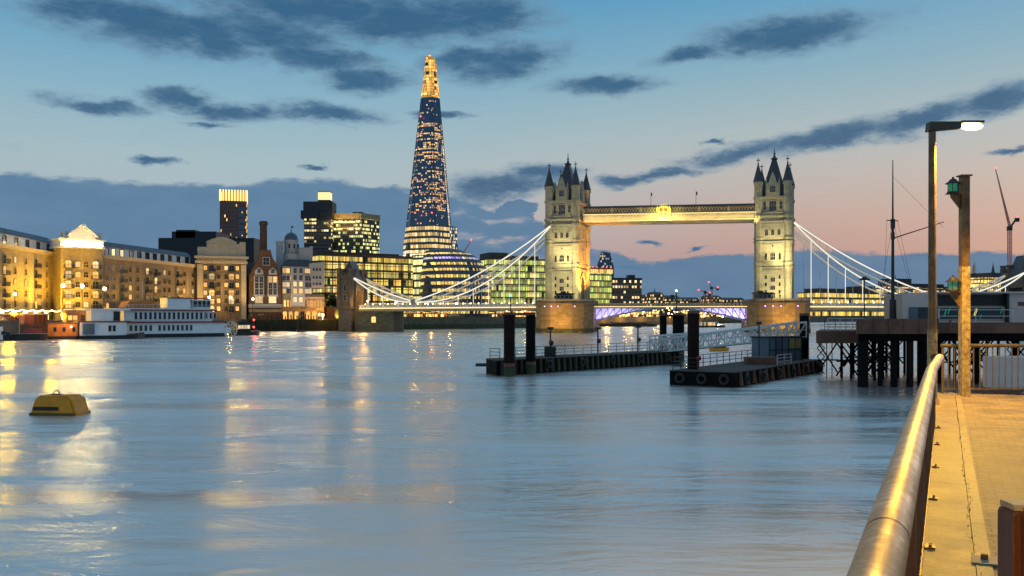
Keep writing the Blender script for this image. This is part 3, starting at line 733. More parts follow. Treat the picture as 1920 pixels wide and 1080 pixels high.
# ================================================================== LEFT BANK BUILDINGS
def box_block(root, w, dp, z1, m, name='wall', x0=0, y0=0, z0=0):
    g = MB(); g.box(x0, x0 + w, y0, y0 + dp, z0, z1); return g.build(name, m, root)
def cornice(root, x0, x1, z, o=.5, h=.7, m='trim', name='cornice', dp=14):
    g = MB(); g.box(x0 - .1, x1 + .1, -o, dp, z - h, z); g.box(x0 - .1, x1 + .1, -o - .3, dp, z, z + .35); return g.build(name, M[m], root)
def bal_col(fc, px, rows, w=1.5, h=2.2, p=.35, lit=None):
    x = fc.lx(px)
    for z in rows:
        win(fc.root, x, z - fc.z0 - .1, w, h, 'arch', lit, 'trim', (1,1), p)
        put('balcony', BALC, fc.root, (x, -.012, z - fc.z0 - 1.25))
ROWS = [21.2, 18.1, 15.1, 12.1, 9.1]
# penthouse windows and roofs are set back from the front
def penthouse(fc, x0, x1, z0, z1, pxs, lit_px=(), back=2.2):
    g = MB(); g.box(x0, x1, back, back + 9, z0, z1); ph = g.build('penthouse', M['white'], fc.root)
    g = MB(); g.hexa([(x0-.2,back-.5,z1),(x1+.2,back-.5,z1),(x1+.2,back+9.4,z1),(x0-.2,back+9.4,z1)], [(x0,back+1.2,z1+1.7),(x1,back+1.2,z1+1.7),(x1,back+8,z1+1.9),(x0,back+8,z1+1.9)])
    g.build('roof', M['zinc'], fc.root)
    for px in pxs:
        x = fc.lx(px, back); win(fc.root, x, (z0+z1)/2 - .1, 1.9, 2.1, 'sq', 2 if px in lit_px else 0, 'darkmetal', (1,0), y=back - .012)

# --- block at the left edge
fc = Fac('warehouse_building', 'yellow-lit brick riverside warehouse block running off the left edge, left of the pedimented bay', 'warehouse', (-34, 232), (113, 285))
box_block(fc.root, fc.w, 16, 20.1, M['brick_y']); cornice(fc.root, 0, fc.w, 20.1, m='render')
for px in (-20, 28, 48, 87, 103):
    for r in ROWS: win(fc.root, fc.lx(px), r - 4.6, 1.45, 1.7, 'arch', None, 'brick_y', (1,1), .22)
for px in (8, 67): bal_col(fc, px, ROWS, 1.7, 2.2, .5)
penthouse(fc, 1, fc.w - 1, 20.46, 23.6, (-12, 8, 30, 51, 71, 90, 104))
n = 7
for k in range(n):
    g = MB(); x = fc.w*(k+.5)/n; pts = [(x-1.7,.1),(x+1.7,.1),(x+1.7,1.7),(x+1.2,2.4),(x,2.75),(x-1.2,2.4),(x-1.7,1.7)]; g.xz(pts, -.06, .05); g.build('arched_shopfront', M['shop'], fc.root)
g = MB()
for k in range(24): x = -2 + (fc.w+2)*k/24; x2 = -2 + (fc.w+2)*(k+1)/24; sg = lambda q: .25*math.cos(q*.9); g.bar((x,-4.2,2.6+sg(x)),(x2,-4.2,2.6+sg(x2)), .1, .16)
g.build('light_string', emit('string_lights', (1,.70,.24), 14), fc.root)
for x, p in ((6, 1500), (18, 2600), (32, 3000), (46, 2300), (58, 1500)):
    lamp('wall_washer', 'AREA', (min(x, fc.w-3), -4.5, 1.2), p*5, (1, .56, .02), fc.root, size=(9, .6)).rotation_euler = (R(-62-90+10), 0, 0)
# --- bay with the pediment
fc = Fac('warehouse_building', 'tall narrow brick warehouse bay crowned by a brilliantly lit white triangular pediment', 'warehouse', (114, 274), (193, 283))
box_block(fc.root, fc.w, 15, 21.6, M['brick_y'])
for px in (146, 161):
    for r in ROWS: win(fc.root, fc.lx(px), r - 4.4, 1.4, 1.6, 'arch', None, 'brick_y', (1,1), .25)
for px in (128, 179): bal_col(fc, px, [r + .3 for r in ROWS], 1.7, 2.2, .55)
g = MB(); g.box(-.4, fc.w+.4, -.6, 8, 21.6, 22.2); g.box(-.1, fc.w+.1, -.2, 8, 22.2, 24.0); g.box(-.5, fc.w+.5, -.7, 8, 24.0, 24.5); g.build('entablature', M['white'], fc.root)
m_ = fc.w/2
g = MB(); g.box(m_-3.9, m_+3.9, -.15, 4, 24.5, 25.5); g.xz([(m_-3.5,25.5),(m_+3.5,25.5),(m_,28.5)], -.2, 4); g.build('pediment', M['white'], fc.root)
g = MB()
for sx in (-1, 1): g.bar((m_+sx*4.1,-.35,25.55),(m_,-.35,28.9), .6, .4)
g.box(m_-4.6,m_+4.6,-.5,.4,25.2,25.49); g.build('pediment_moulding', M['white'], fc.root)
for x in (.7, fc.w-.7, 2.0, fc.w-2.0): g = MB(); g.frus((x, .6), .4, .4, 24.5, 25.9, 6); g.sphere((x,.6,26.2), .45, 6); g.build('urn', M['trim'], fc.root)
g = MB(); g.box(.6, fc.w-.6, -.52, -.3, 22.2, 22.9); g.build('cornice_glow_strip', emit('floodlit_cornice_glow', (1,.70,.26), 150), fc.root)  # added glowing strip imitates the floodlit cornice and feeds its water streak
lamp('pediment_light', 'AREA', (m_, -3.2, 24.2), 260, (1, .66, .24), fc.root, size=(9,.4)).rotation_euler = (Vector((0,-3.2,23.6))-Vector((0,-.3,26.4))).to_track_quat('Z','Y').to_euler()
lamp('wall_washer', 'AREA', (m_-3, -4.5, 1.2), 8000, (1,.56,.03), fc.root, size=(9,.6)).rotation_euler = (R(-142), 0, 0)
for px in (128, 151, 171):
    x = fc.lx(px); g = MB(); g.xz([(x-1.9,.2),(x+1.9,.2),(x+1.9,2.2),(x+1.2,3.1),(x-1.2,3.1),(x-1.9,2.2)], -.1, .05); g.build('arched_shopfront', M['shop'], fc.root)
# --- right block
fc = Fac('warehouse_building', 'long dim brick warehouse block between the pedimented bay and the scroll-topped one', 'warehouse', (194, 290), (368, 347))
box_block(fc.root, fc.w, 16, 20.2, M['brick_d']); cornice(fc.root, 0, fc.w, 20.2, m='render')
for px in (201, 213, 244, 258, 308, 317, 345, 361):
    for r in ROWS: win(fc.root, fc.lx(px), r - 4.6, 1.5, 1.6, 'arch', None, 'brick_d', (1,1), .18)
for px in (229, 276, 292, 333): bal_col(fc, px, ROWS, 1.7, 2.2, .3)
penthouse(fc, .5, fc.w - .5, 20.56, 23.4, (200, 212, 228, 246, 261, 276, 290, 304, 318, 334, 350), (212, 228))
for x, p in ((8, 1000), (28, 480), (50, 360)): lamp('wall_washer', 'AREA', (x, -5.5, 1.2), p*6, (1,.58,.08), fc.root, size=(9,.6)).rotation_euler = (R(-142), 0, 0)
# --- pavilion with the curved parapet
fc = Fac('warehouse_building', 'cream-topped brick warehouse pavilion with deep bracketed cornice and curved parapet', 'warehouse', (369, 345), (462, 351))
box_block(fc.root, fc.w, 14, 21.0, M['brick_d'])
for px, w_ in ((375, 2.0), (457, 1.8)): g = MB(); x = fc.lx(px); g.box(x-w_/2, x+w_/2, -.45, .2, 0, 20.6); g.build('pilaster', M['render'], fc.root)
g = MB(); g.box(-.6, fc.w+.4, -1.0, 13, 21.0, 22.0); g.box(-.9, fc.w+.7, -1.6, 13, 23.0, 23.8)
g.box(-.3, fc.w+.1, -.5, 13, 22.0, 23.0); g.build('cornice', M['render'], fc.root)
g = MB()
for k in range(16): x = .6 + (fc.w-1.2)*k/15; g.box(x-.2, x+.2, -1.45, -.5, 21.9, 23.0)
g.build('bracket_row', M['render'], fc.root)
xa, xb = fc.lx(388), fc.lx(443)
g = MB(); g.box(.3, xa, .2, 6, 23.8, 27.2); g.box(xb, fc.w-.3, .2, 6, 23.8, 28.6); g.box(fc.w-2.4, fc.w-.3, 0, 5, 28.6, 29.4)
pts = [(xa,23.8),(xb,23.8),(xb,29.4)] + [(xb-(xb-xa)*(k/10), 29.4 + 1.7*math.sin(math.pi*k/10)) for k in range(1,10)] + [(xa,29.4)]
g.xz(pts, -.1, 5); g.box(xa-.2, xb+.2, -.4, 5.2, 28.9, 29.4); g.build('parapet', M['render'], fc.root)
RP = [24.0, 20.8, 17.6, 14.6, 11.6, 8.6]
for px in (385, 410, 424, 445):
    for r in RP: win(fc.root, fc.lx(px), r - 4.6, 1.2, 1.6, 'arch', None, 'brick_d', (1,1), .42)
for px in (397, 434): bal_col(fc, px, RP, 1.8, 2.3, .6)
for x in (4, 14): lamp('wall_washer', 'AREA', (x, -5.5, 1.2), 3600, (1,.62,.14), fc.root, size=(7,.6)).rotation_euler = (R(-142), 0, 0)
# --- dark modern roofs behind
def plain_block(name, label, cat, px0, px1, d, py, dp=20, m='roofdark', steps=(), group=None, z0=4.6, bands=0):
    f = Fac(name, label, cat, (px0, d), (px1, d), z0, group); zt = f.z(px0, py)
    box_block(f.root, f.w, dp, zt, M[m] if isinstance(m, str) else m)
    for (a, b, yy) in steps: g = MB(); g.box(f.lx(a, 1.5), f.lx(b, 1.5), 1.5, dp - 2, zt + .004, f.z((a+b)/2, yy, 1.5)); g.build('roof_storey', M['roofdark'], f.root)
    if bands:
        g = MB()
        for k in range(bands): z = zt - 1.2 - 3.4*k; g.box(-.1, f.w+.1, -.12, -.01, z-.3, z)
        g.build('floor_band', M['darkmetal'], f.root)
    return f
f = plain_block('flats_building', 'dark low modern block with stepped roof, behind the curved parapet pavilion', 'building', 297, 476, 440, 446, 24, 'roofdark', ((322, 405, 434), (330, 366, 431)), bands=3)
# --- tower with the glowing crown
f = Fac('tower_block', 'dark brick-coloured high-rise with a crown of glowing vertical fins', 'tower block', (412, 800), (463, 806))
zt = f.z(412, 376); zc_ = f.z(412, 355)
box_block(f.root, f.w, 22, zt, lit_glass('dark_facade', 1.6, 3.2, .05, [AMB, WARM], 1.2, base=(.10,.045,.035), mull=.4, floor=.3))
for k in range(1, 11): z = zt - 5.2*k; g = MB(); g.box(15.5, 21, -.25, -.02, z - 3.6, z); g.build('window', M['dullteal'], f.root)
g = MB()
for k in range(10): x = .5 + (f.w-1)*k/9; g.box(x-.55, x+.55, -.4, .5, zt+.3, zc_); g.box(x-.55, x+.55, 20, 21, zt+.3, zc_)
for k in range(9): y = 1+20*k/8; g.box(f.w-.6, f.w+.4, y-.5, y+.5, zt+.3, zc_); g.box(-.4,.6, y-.5,y+.5, zt+.3, zc_)
g.build('lit_fin_crown', emit('crown_fins', (1,.55,.14), 2.6), f.root)
g = MB(); g.box(1.5, f.w-1.5, 2, 20, zt+.3, zc_-2); g.build('crown_core', emit('crown_core_glow', (1,.45,.12), .5), f.root)
es = emit('edge_strip', (1,.5,.15), 1.0)
for k in range(8): z = zt-2-5.6*k; g = MB(); g.box(f.w-.5, f.w+.3, -.4, .3, z-3, z); g.build('edge_light', es, f.root)

# --- gabled brick building with chimney
fc = Fac('brick_brewhouse', 'red brick gabled riverside building with white window bays, beside the white domed one', 'building', (467, 351), (528, 355), 3.6)
zz = lambda py: fc.z(498, py)
box_block(fc.root, fc.w, 14, zz(515), M['brick_r'])
m_ = fc.lx(499)
g = MB(); g.xz([(.3,zz(515)),(fc.w-.3,zz(515)),(m_+4.4,zz(497)),(m_+2.6,zz(485)),(m_+1.6,zz(468)),(m_-1.6,zz(468)),(m_-2.6,zz(485)),(m_-4.4,zz(497))], -.15, 9); g.build('gable', M['brick_r'], fc.root)
for px in (485.5, 511):
    x = fc.lx(px); g = MB(); g.xz([(x-1.6,zz(515)),(x+1.6,zz(515)),(x+1.5,zz(508)),(x,zz(501)),(x-1.5,zz(508))], -.8, 3); g.build('dormer_gable', M['board'], fc.root)
    g = MB(); g.box(x-1.9, x+1.9, -.7, .2, zz(553), zz(517)); g.box(x-2.1,x+2.1,-.9,.2,zz(556),zz(553)); g.build('oriel_bay', M['board'], fc.root)
    for k, py in enumerate((524, 536, 547)):
        for s2 in (-.85, .85): win(fc.root, x+s2, zz(py), 1.2, 2.2, 'sq', 1 if (k == 0 and px > 500) else 0, 'board', (1,1), y=-.712)
    win(fc.root, x, zz(508), 1.1, 1.6, 'arch', 0, 'board', (1,1), y=-.812)
    for py in (562,): win(fc.root, x, zz(py), 2.6, 2.4, 'sq', 2, 'board', (2,2))
win(fc.root, m_, zz(490), 2.2, 2.8, 'sq', 0, 'board', (1,1), y=-.17)
g = MB(); g.box(-.2, fc.w+.2, -.4, 13, zz(577), zz(570)); g.build('white_band', M['board'], fc.root)
g = MB(); g.box(-.1, fc.w+.1, -.25, 13, zz(585), zz(580)); g.build('stone_band', M['brick_y'], fc.root)
g = MB(); g.hexa([(-5,9,zz(515)),(fc.w,9,zz(515)),(fc.w,24,zz(515)),(-5,24,zz(515))],[(-2,13,zz(490)),(fc.w-2,13,zz(490)),(fc.w-2,20,zz(490)),(-2,20,zz(490))]); g.box(-4, fc.w-1, 9, 23.9, 0, zz(515)); g.build('slate_roof', M['slate'], fc.root)
cx = fc.lx(494, 10)
g = MB(); g.frus((cx, 10), 1.55, 1.4, 12, zz(417), 12); g.frus((cx,10), 1.75, 1.75, zz(417), zz(412), 12); g.frus((cx,10),1.5,1.4,zz(412),zz(410),12); ch = g.build('chimney', M['brick_r'], fc.root)
for x in (3, 10): lamp('wall_washer', 'AREA', (x, -5, 2.2), 900, (1,.70,.34), fc.root, size=(5,.5)).rotation_euler = (R(-142), 0, 0)
# --- white boarded building with the domed tower
fc = Fac('domed_boarded_building', 'white boarded riverside building with lit windows, corner wing and small domed tower', 'building', (529, 356), (608, 361), 3.6)
zz = lambda py: fc.z(568, py)
box_block(fc.root, fc.w, 13, zz(552), M['brick_y'])
xr = fc.lx(585)
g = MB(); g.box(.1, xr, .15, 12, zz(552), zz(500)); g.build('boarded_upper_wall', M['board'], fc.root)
g = MB(); g.hexa([(.0,.1,zz(500)),(xr,.1,zz(500)),(xr,12,zz(500)),(0,12,zz(500))],[(2,3,zz(486)),(xr-1,3,zz(486)),(xr-1,10,zz(486)),(2,10,zz(486))]); g.build('mansard_roof', M['slate'], fc.root)
g = MB(); g.xz([(xr,zz(537)),(fc.w,zz(552)),(fc.w,zz(492)),(fc.w-3.6,zz(492)),(xr-1.5,zz(505)),(xr,zz(537))][:0] or [(xr,zz(540)),(fc.w,zz(540)),(fc.w,zz(490)),(xr-1.2,zz(494))], -.2, 11); g.build('wing', M['board'], fc.root)
g = MB(); g.hexa([(xr-1.4,-.4,zz(494)),(fc.w+.2,-.4,zz(490)),(fc.w+.2,11,zz(490)),(xr-1.4,11,zz(494))],[(xr-1,.3,zz(489)),(fc.w,.3,zz(487)),(fc.w,10,zz(487)),(xr-1,10,zz(489))]); g.build('wing_roof', M['slate'], fc.root)
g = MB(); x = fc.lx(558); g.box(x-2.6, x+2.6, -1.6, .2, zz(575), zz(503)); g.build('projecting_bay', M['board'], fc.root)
for py, lt in ((508,0),(521,0),(533,2),(546,1),(562,2)):
    win(fc.root, x-1.1, zz(py), 1.2, 1.8, 'sq', lt if py != 508 else 0, 'board', (1,1), y=-1.612); win(fc.root, x+1.1, zz(py), 1.2, 1.8, 'sq', lt, 'board', (1,1), y=-1.612)
for px in (533, 540, 547, 568, 575, 581):
    for py in (508, 522, 534, 546): win(fc.root, fc.lx(px), zz(py), 1.15, 1.7, 'sq', None, 'board', (1,1), .45, y=.13)
for px in (588, 594, 600): 
    for py in (505, 520, 532): win(fc.root, fc.lx(px), zz(py), .7, 1.0, 'sq', 0, 'board', (0,0), y=-.212)
g = MB()
for k in range(14): xx = fc.lx(569) + (fc.w - fc.lx(569) - .3)*k/13; g.frus((xx, -.35), .22, .2, zz(580), zz(560), 6)
g.box(fc.lx(566), fc.w, -.7, .1, zz(560), zz(557)); g.build('colonnade', M['render'], fc.root)
for k in range(7):
    px = 534 + 11*k; win(fc.root, fc.lx(px), zz(592), 1.5, 3.4, 'arch', 1 if k in (0,1,2,4,5) else 0, 'brick_y', (1,1))
for px in (534, 540, 546, 572, 578, 584, 590, 596, 602): win(fc.root, fc.lx(px), zz(569), .8, 2.6, 'arch', None, 'render', (0,1), .5)
# domed tower behind, octagonal
tx, ty = fc.lx(546, 8), 8
g = MB(); g.frus((tx,ty), 4.0, 4.0, zz(500), zz(474), 8); g.frus((tx,ty), 2.85, 2.75, zz(474), zz(450), 8); g.frus((tx,ty), 3.1, 3.1, zz(450), zz(448), 8); g.build('tower_drum', M['board'], fc.root)
g = MB(); z0_, z1_ = zz(448), zz(433); hh = z1_-z0_
g.lathe([(2.75*math.cos(a*math.pi/16), z0_ + hh*math.sin(a*math.pi/16)) for a in range(8)] + [(.25, z0_+hh), (.12, z0_+hh+1.2), (.06, zz(421)), (.01, zz(420))], (tx,ty), 16); g.box(tx, tx+.9, ty-.04, ty+.04, zz(424), zz(421)); g.build('dome', M['zinc'], fc.root, smooth=True)
g = MB(); g.frus((tx,ty), 3.5, 3.5, zz(474), zz(473), 8)
for k in range(16): a = 2*math.pi*k/16; g.tube((tx+3.4*math.cos(a),ty+3.4*math.sin(a),zz(473)),(tx+3.4*math.cos(a),ty+3.4*math.sin(a),zz(468)), .07, 5)
g.build('gallery', M['darkmetal'], fc.root)
g = MB(); xx = fc.lx(525, 6); g.box(xx-1.3, xx+1.3, 5, 8, 10, zz(452)); g.box(xx-1.6,xx+1.6,4.7,8.3,zz(453),zz(451)); xx = fc.lx(570, 8); g.box(xx-2.6, xx+3.2, 6, 11, 12, zz(462)); g.box(xx+2.2, xx+3.4, 7, 10, zz(462), zz(459)); g.build('chimney_stack', M['board'], fc.root)
for a_ in (-.5, .5, 1.2): win(fc.root, tx + a_*2, zz(460), .7, 1.8, 'arch', 0, 'board', (0,0), y=ty-2.72)
for x in (4, 11): lamp('wall_washer', 'AREA', (x, -5, 3.0), 900, (1,.84,.62), fc.root, size=(5,.5)).rotation_euler = (R(-142), 0, 0)
g = MB(); g.sphere((0,0,0), .55, 10); g.tube((0,0,-3.2),(0,0,0), .07); sl = thing('wharf_lamp', 'bright orange lamp on the wharf below the white boarded building', 'lamp', (X(605,357), 357, 6.2)); g.build('globe', emit('wharf_globe', (1,.6,.2), 14), sl)
lamp('wharf_light', 'POINT', (0, -.8, .2), 3200, (1,.42,.07), sl, .5)
# shed by the lamp
f = Fac('wharf_shed', 'small orange-lit shed on the wharf between the boarded building and the bridge', 'shed', (612, 363), (640, 366), 2.5)
box_block(f.root, f.w, 5, f.z(620, 577), M['brick_r']); g = MB(); g.box(-.3, f.w+.3, -.4, 5.4, f.z(620,577), f.z(620,575)); g.build('roof', M['slate'], f.root)
# timber fenders along the wharf
tf = thing('timber_fender', 'row of dark weedy timber fender piles along the wharf foot', 'fender', (0,0,0))
pts = [(X(466,347),346.5),(X(530,351),351),(X(605,356),355.5),(X(643,362),359)]
k = 0
for p, q in zip(pts, pts[1:]):
    n = int(math.hypot(q[0]-p[0], q[1]-p[1]) / 1.05)
    for j in range(n):
        f_ = j/n; x, y = p[0]+(q[0]-p[0])*f_, p[1]+(q[1]-p[1])*f_; hh = random.uniform(3.2, 5.2) if x > X(600,356) else random.uniform(5.0, 6.6)
        g = MB(); g.tube((x,y,-1.5),(x+random.uniform(-.1,.1),y,hh), .24, 6); g.build('fender_pile', M['timber'], tf); k += 1
    g = MB(); g.bar((p[0],p[1]+.3,2.4),(q[0],q[1]+.3,2.4), .3, .35); g.bar((p[0],p[1]+.3,4.2),(q[0],q[1]+.3,4.2), .3, .35); g.build('waling', M['timber'], tf)
ww = thing('wharf_wall', 'dark mossy wharf wall below the gabled and boarded buildings', 'wall', (0,0,0))
g = MB(); q = [(p[0]-.2, p[1]+.9) for p in pts]
for a, b in zip(q, q[1:]): g.hexa([(a[0],a[1],-1),(b[0],b[1],-1),(b[0],b[1]+.8,-1),(a[0],a[1]+.8,-1)],[(a[0],a[1],4.4),(b[0],b[1],4.4),(b[0],b[1]+.8,4.4),(a[0],a[1]+.8,4.4)])
g.build('wall', M['weed'], ww)
def tree(name, label, x, y, z, h, r, n=900, group=None, seed=1):
    rnd = random.Random(seed); t = thing(name, label, 'tree', (x, y, z), 0, group)
    g = MB(); g.tube((0,0,0),(0,0,h*.45), r*.09, 7, r*.05)
    for k in range(7): a = rnd.uniform(0,6.28); g.tube((0,0,h*rnd.uniform(.25,.45)),(r*.6*math.cos(a),r*.6*math.sin(a),h*rnd.uniform(.55,.85)), r*.04, 5, r*.015)
    g.build('trunk', M['bark'], t)
    g = MB(); cl = [(rnd.gauss(0,r*.42), rnd.gauss(0,r*.42), h*rnd.uniform(.42,.9), r*rnd.uniform(.25,.45)) for _ in range(14)]
    for k in range(n):
        c = rnd.choice(cl); v = Vector((rnd.gauss(0,1),rnd.gauss(0,1),rnd.gauss(0,1))).normalized()*c[3]*rnd.uniform(.5,1.05); p = Vector(c[:3])+v
        u = Vector((rnd.gauss(0,1),rnd.gauss(0,1),rnd.gauss(0,1))).normalized()*r*.09; q = v.cross(u).normalized()*r*.07
        g.quad(p-u-q, p+u-q*.4, p+u+q, p-u*.4+q)
    g.build('crown', M['foliage'], t); return t
tree('riverside_tree', 'green-lit tree beside the shore tower of the bridge', X(628,372), 372, 4.6, 11, 4.5, 900, None, 4)
lamp('tree_light', 'SPOT', (X(628,368)+2, 364, 5), 1600, (.75,1,.15), None, .3, (X(628,372), 372, 12), angle=80)

# ================================================================== THE CITY BEHIND
# --- the glass spire
d = 1108
sh = thing('glass_skyscraper', 'tall tapering pyramid skyscraper with glowing spire and scattered lit floors', 'skyscraper', (X(805,d), d, 4.6))
zl = lambda py: Z(py, d) - 4.6
HT = zl(103)
base_p = [(-41,7),(-32,-12),(5,-27),(12,-25),(32,-2),(35.5,10),(12,36),(-17,36)]
top_p = [(-3.9,.6),(-3,-1.4),(2.2,-2.6),(3,-2.5),(6.5,-.4),(7.2,.8),(3.5,3.4),(-1,3.4)]
def ringat(z, k=1.0):
    t_ = z / HT
    return [((b[0]+(t0[0]-b[0])*t_)*k, (b[1]+(t0[1]-b[1])*t_)*k) for b, t0 in zip(base_p, top_p)]
cols = [(1,.50,.10),(1,.62,.16),(1,.72,.30),(1,.40,.08),(1,.56,.14),(.85,.3,.06),(1,.66,.2)]
segs = [(zl(470), zl(424), .80, .5, 'lit_floor', 3.6), (zl(424), zl(398), .10, .3, 'glazing', 3.6), (zl(398), zl(330), .36, .55, 'glazing', 3.6), (zl(330), zl(300), .30, .6, 'glazing', 3.6), (zl(300), zl(268), .42, .7, 'glazing', 3.6), (zl(268), zl(232), .45, .75, 'glazing', 3.6), (zl(232), zl(184), .10, .6, 'glazing', 3.6)]
g = MB(); g.prism(ringat(0), 0, zl(470), ringat(zl(470))); g.build('base', lit_glass('base_floors', 2.4, 4.2, .7, [WARMW, (1,.75,.3)], 1.5, base=(.03,.05,.08)), sh)
for i, (a, b, pr, cl_, nm, hh) in enumerate(segs):
    if nm == 'lit_floor': m = lit_glass('spire_low_floors', 2.2, 7.2, .78, [(1,.66,.2),(1,.76,.34),(1,.58,.14)], 1.1, base=(.04,.06,.09), mull=.14, floor=.42, clump=.4)
    else: m = lit_glass('spire_floors', 1.3, 2.3, min(.55,.08+pr*.9), cols, 1.25, base=(.055,.09,.15), mull=.2, floor=.3, clump=cl_, rough=.1, spec=.8, metal=.6)
    g = MB(); g.prism(ringat(a, 1.0 if i else 1.04), a, b, ringat(b, 1.0 if i else 1.02)); g.build(nm, m, sh)
def shard(i, j, z0, z1, k=1.025, grow=.06):     # glass leaf of one face standing a little proud of the core, up to its own height
    g = MB(); r0, r1 = ringat(z0, k), ringat(z1, k)
    a0, b0, a1, b1 = [Vector((p[0], p[1])) for p in (r0[i], r0[j], r1[i], r1[j])]
    e0, e1 = (b0-a0)*grow, (b1-a1)*grow; n = Vector(((b0-a0).y, -(b0-a0).x)).normalized()*.25
    q = [(a0-e0), (b0+e0), (a1-e1), (b1+e1)]
    g.hexa([(q[0].x,q[0].y,z0),(q[1].x,q[1].y,z0),(q[1].x-n.x,q[1].y-n.y,z0),(q[0].x-n.x,q[0].y-n.y,z0)], [(q[2].x,q[2].y,z1),(q[3].x,q[3].y,z1),(q[3].x-n.x,q[3].y-n.y,z1),(q[2].x-n.x,q[2].y-n.y,z1)])
    return g
zs = zl(182)
g = MB()
for i, j, zt, zb in ((0,1,zl(112),zs),(1,2,zl(104),zs),(3,4,zl(108),zs),(4,5,zl(122),zs),(6,7,zl(106),zs),(5,6,zl(118),zs),(7,0,zl(112),zs)):
    s_ = shard(i, j, zb, zt, 1.02, .02); k0 = len(g.v); g.v += s_.v; g.f += [tuple(k0+q for q in f) for f in s_.f]; g.m += s_.m
g.build('spire_leaf', M['crown'], sh)
g = MB(); g.prism(ringat(zl(190), .86), zl(184), zl(128), ringat(zl(128), .5)); g.build('spire_core', emit('spire_glow', (1,.56,.12), .42), sh)
g = MB(); r0, r1 = ringat(zl(424)), ringat(zl(184))
for i in (0,1,2,3,4,5): g.bar((r0[i][0],r0[i][1],zl(424)),(r1[i][0],r1[i][1],zl(184)), .9, .9)
g.build('corner_mullion', M['zinc'], sh)
g = MB(); q = [(29,-3),(40,4),(38,24),(27,24)]
g.prism(q, 0, zl(424), [(22,-2),(32.5,4),(31,22),(20,22)]); g.build('backpack_wing', lit_glass('wing_floors', 2.0, 4.0, .55, [(1,.78,.42),(1,.85,.55)], 1.1, base=(.10,.15,.2), mull=.2, floor=.3), sh)
for px, py in ((790,221),(812,402),(781,402)): g = MB(); g.sphere((X(px,d)-X(805,d),-24*(1-zl(py)/HT)-3,zl(py)), 1.0, 8); g.build('warning_lamp', M['redl'], sh)

# --- hospital tower and its block
d = 980
f = Fac('hospital_tower', 'dark concrete high-rise with jutting upper storeys and a lit lantern on top', 'tower block', (570, d), (622, d))
zf = lambda py: f.z(596, py)
lt = lit_glass('tower_floors', 2.6, 3.9, .42, [YEL, (1,.88,.45), WARMW], 1.0, base=(.03,.03,.035), mull=.16, floor=.45, clump=.5)
box_block(f.root, f.w, 22, zf(410), lt)
g = MB(); g.box(-3, 16, -2.5, 20, zf(410), zf(395)); g.box(-.5, f.w+1, -1.5, 21, zf(395), zf(378)); g.box(f.w*.55, f.w+.6, -1, 22, zf(412), zf(395)); g.build('upper_storeys', M['roofdark'], f.root)
g = MB(); x0 = f.lx(595); x1 = f.lx(618); g.box(x0, x1, 3, 14, zf(378), zf(374)); g.box(x0,x1,3,14,zf(359),zf(357.5)); g.build('lantern_frame', M['darkmetal'], f.root)
g = MB(); 
for k in range(7): x = x0+.6+(x1-x0-1.2)*k/6; g.box(x-.6, x+.6, 3.3, 4, zf(374), zf(359)); g.box(x-.6,x+.6,12.6,13.4,zf(374),zf(359))
g.box(x0+1, x1-1, 4.3, 12, zf(374), zf(360)); g.build('lantern_glow', emit('lantern_light', (1,.74,.34), 1.25), f.root)
f = Fac('hospital_block', 'broad lit office-like block with brown flat top beside the dark high-rise', 'building', (622, 990), (677, 985))
zf = lambda py: f.z(650, py)
lt2 = lit_glass('block_floors', 2.4, 4.0, .5, [YEL, (1,.85,.4), (.85,.95,.35)], 1.25, base=(.05,.04,.03), mull=.14, floor=.42, clump=.45)
f2 = Vector((f.B.x, f.B.y))
g = MB(); g.prism([(0,0),(f.w,0),(f.w+13,24),(0,24)], 0, zf(410)); g.build('wall', lt2, f.root)
g = MB(); g.prism([(-.6,-.6),(f.w+.4,-.6),(f.w+13.8,24.6),(-.6,24.6)], zf(410), zf(400)); g.build('roof_band', M['brick_y'], f.root)
g = MB(); g.box(f.w-12, f.w-2, 8, 16, zf(400), zf(396)); g.build('roof_plant', M['darkmetal'], f.root)
g = MB(); g.box(1, f.w*.8, -.2, -.02, zf(418), zf(415)); g.build('light_band', M['stripw'], f.root)
lamp('roof_band_light', 'AREA', (f.w/2, -14, zf(425)), 7000, (1,.6,.15), f.root, size=(30,2)).rotation_euler = (Vector((0,-14,-8))-Vector((0,0,8))).to_track_quat('Z','Y').to_euler()
# --- lit office block between domed building and round hall
f = Fac('office_block', 'wide glass office block with glowing yellow floors, left of the round hall', 'office', (598, 470), (776, 500))
zf = lambda py: f.z(690, py)
lo = lit_glass('office_floors', 1.5, 4.1, .80, [(1,.66,.14),(1,.74,.22),(.85,.78,.18),(1,.56,.1)], .95, base=(.05,.05,.04), mull=.12, floor=.26, clump=.55)
box_block(f.root, f.w, 26, zf(483), lo)
g = MB(); g.box(-1.2, f.w+1, -2, 27, zf(483), zf(478)); g.box(0, f.w-8, 2, 25, zf(478), zf(474)); g.build('roof', mat('maroon_roof', (.07,.035,.03), .6), f.root)
g = MB()
for k in range(9): z = zf(483) - 4.1*(k+1); g.box(-.2, f.w+.2, -.35, -.02, z-.28, z)
for k in range(16): x = f.w*k/15; g.box(x-.14, x+.14, -.3, -.02, 0, zf(483))
g.build('facade_grid', M['darkmetal'], f.root)
f = Fac('office_block', 'narrow stepped glass office wedge squeezed against the round hall', 'office', (774, 492), (794, 486))
box_block(f.root, f.w, 10, f.z(784, 480), lit_glass('wedge_floors', 1.2, 3.9, .85, [(.95,.95,.4),(1,.88,.4)], 1.2, base=(.05,.05,.04), clump=.5, floor=.3)); g = MB(); g.box(-.3, f.w+.3, -.5, 10.4, f.z(784,480), f.z(784,478)); g.build('roof', M['darkmetal'], f.root)
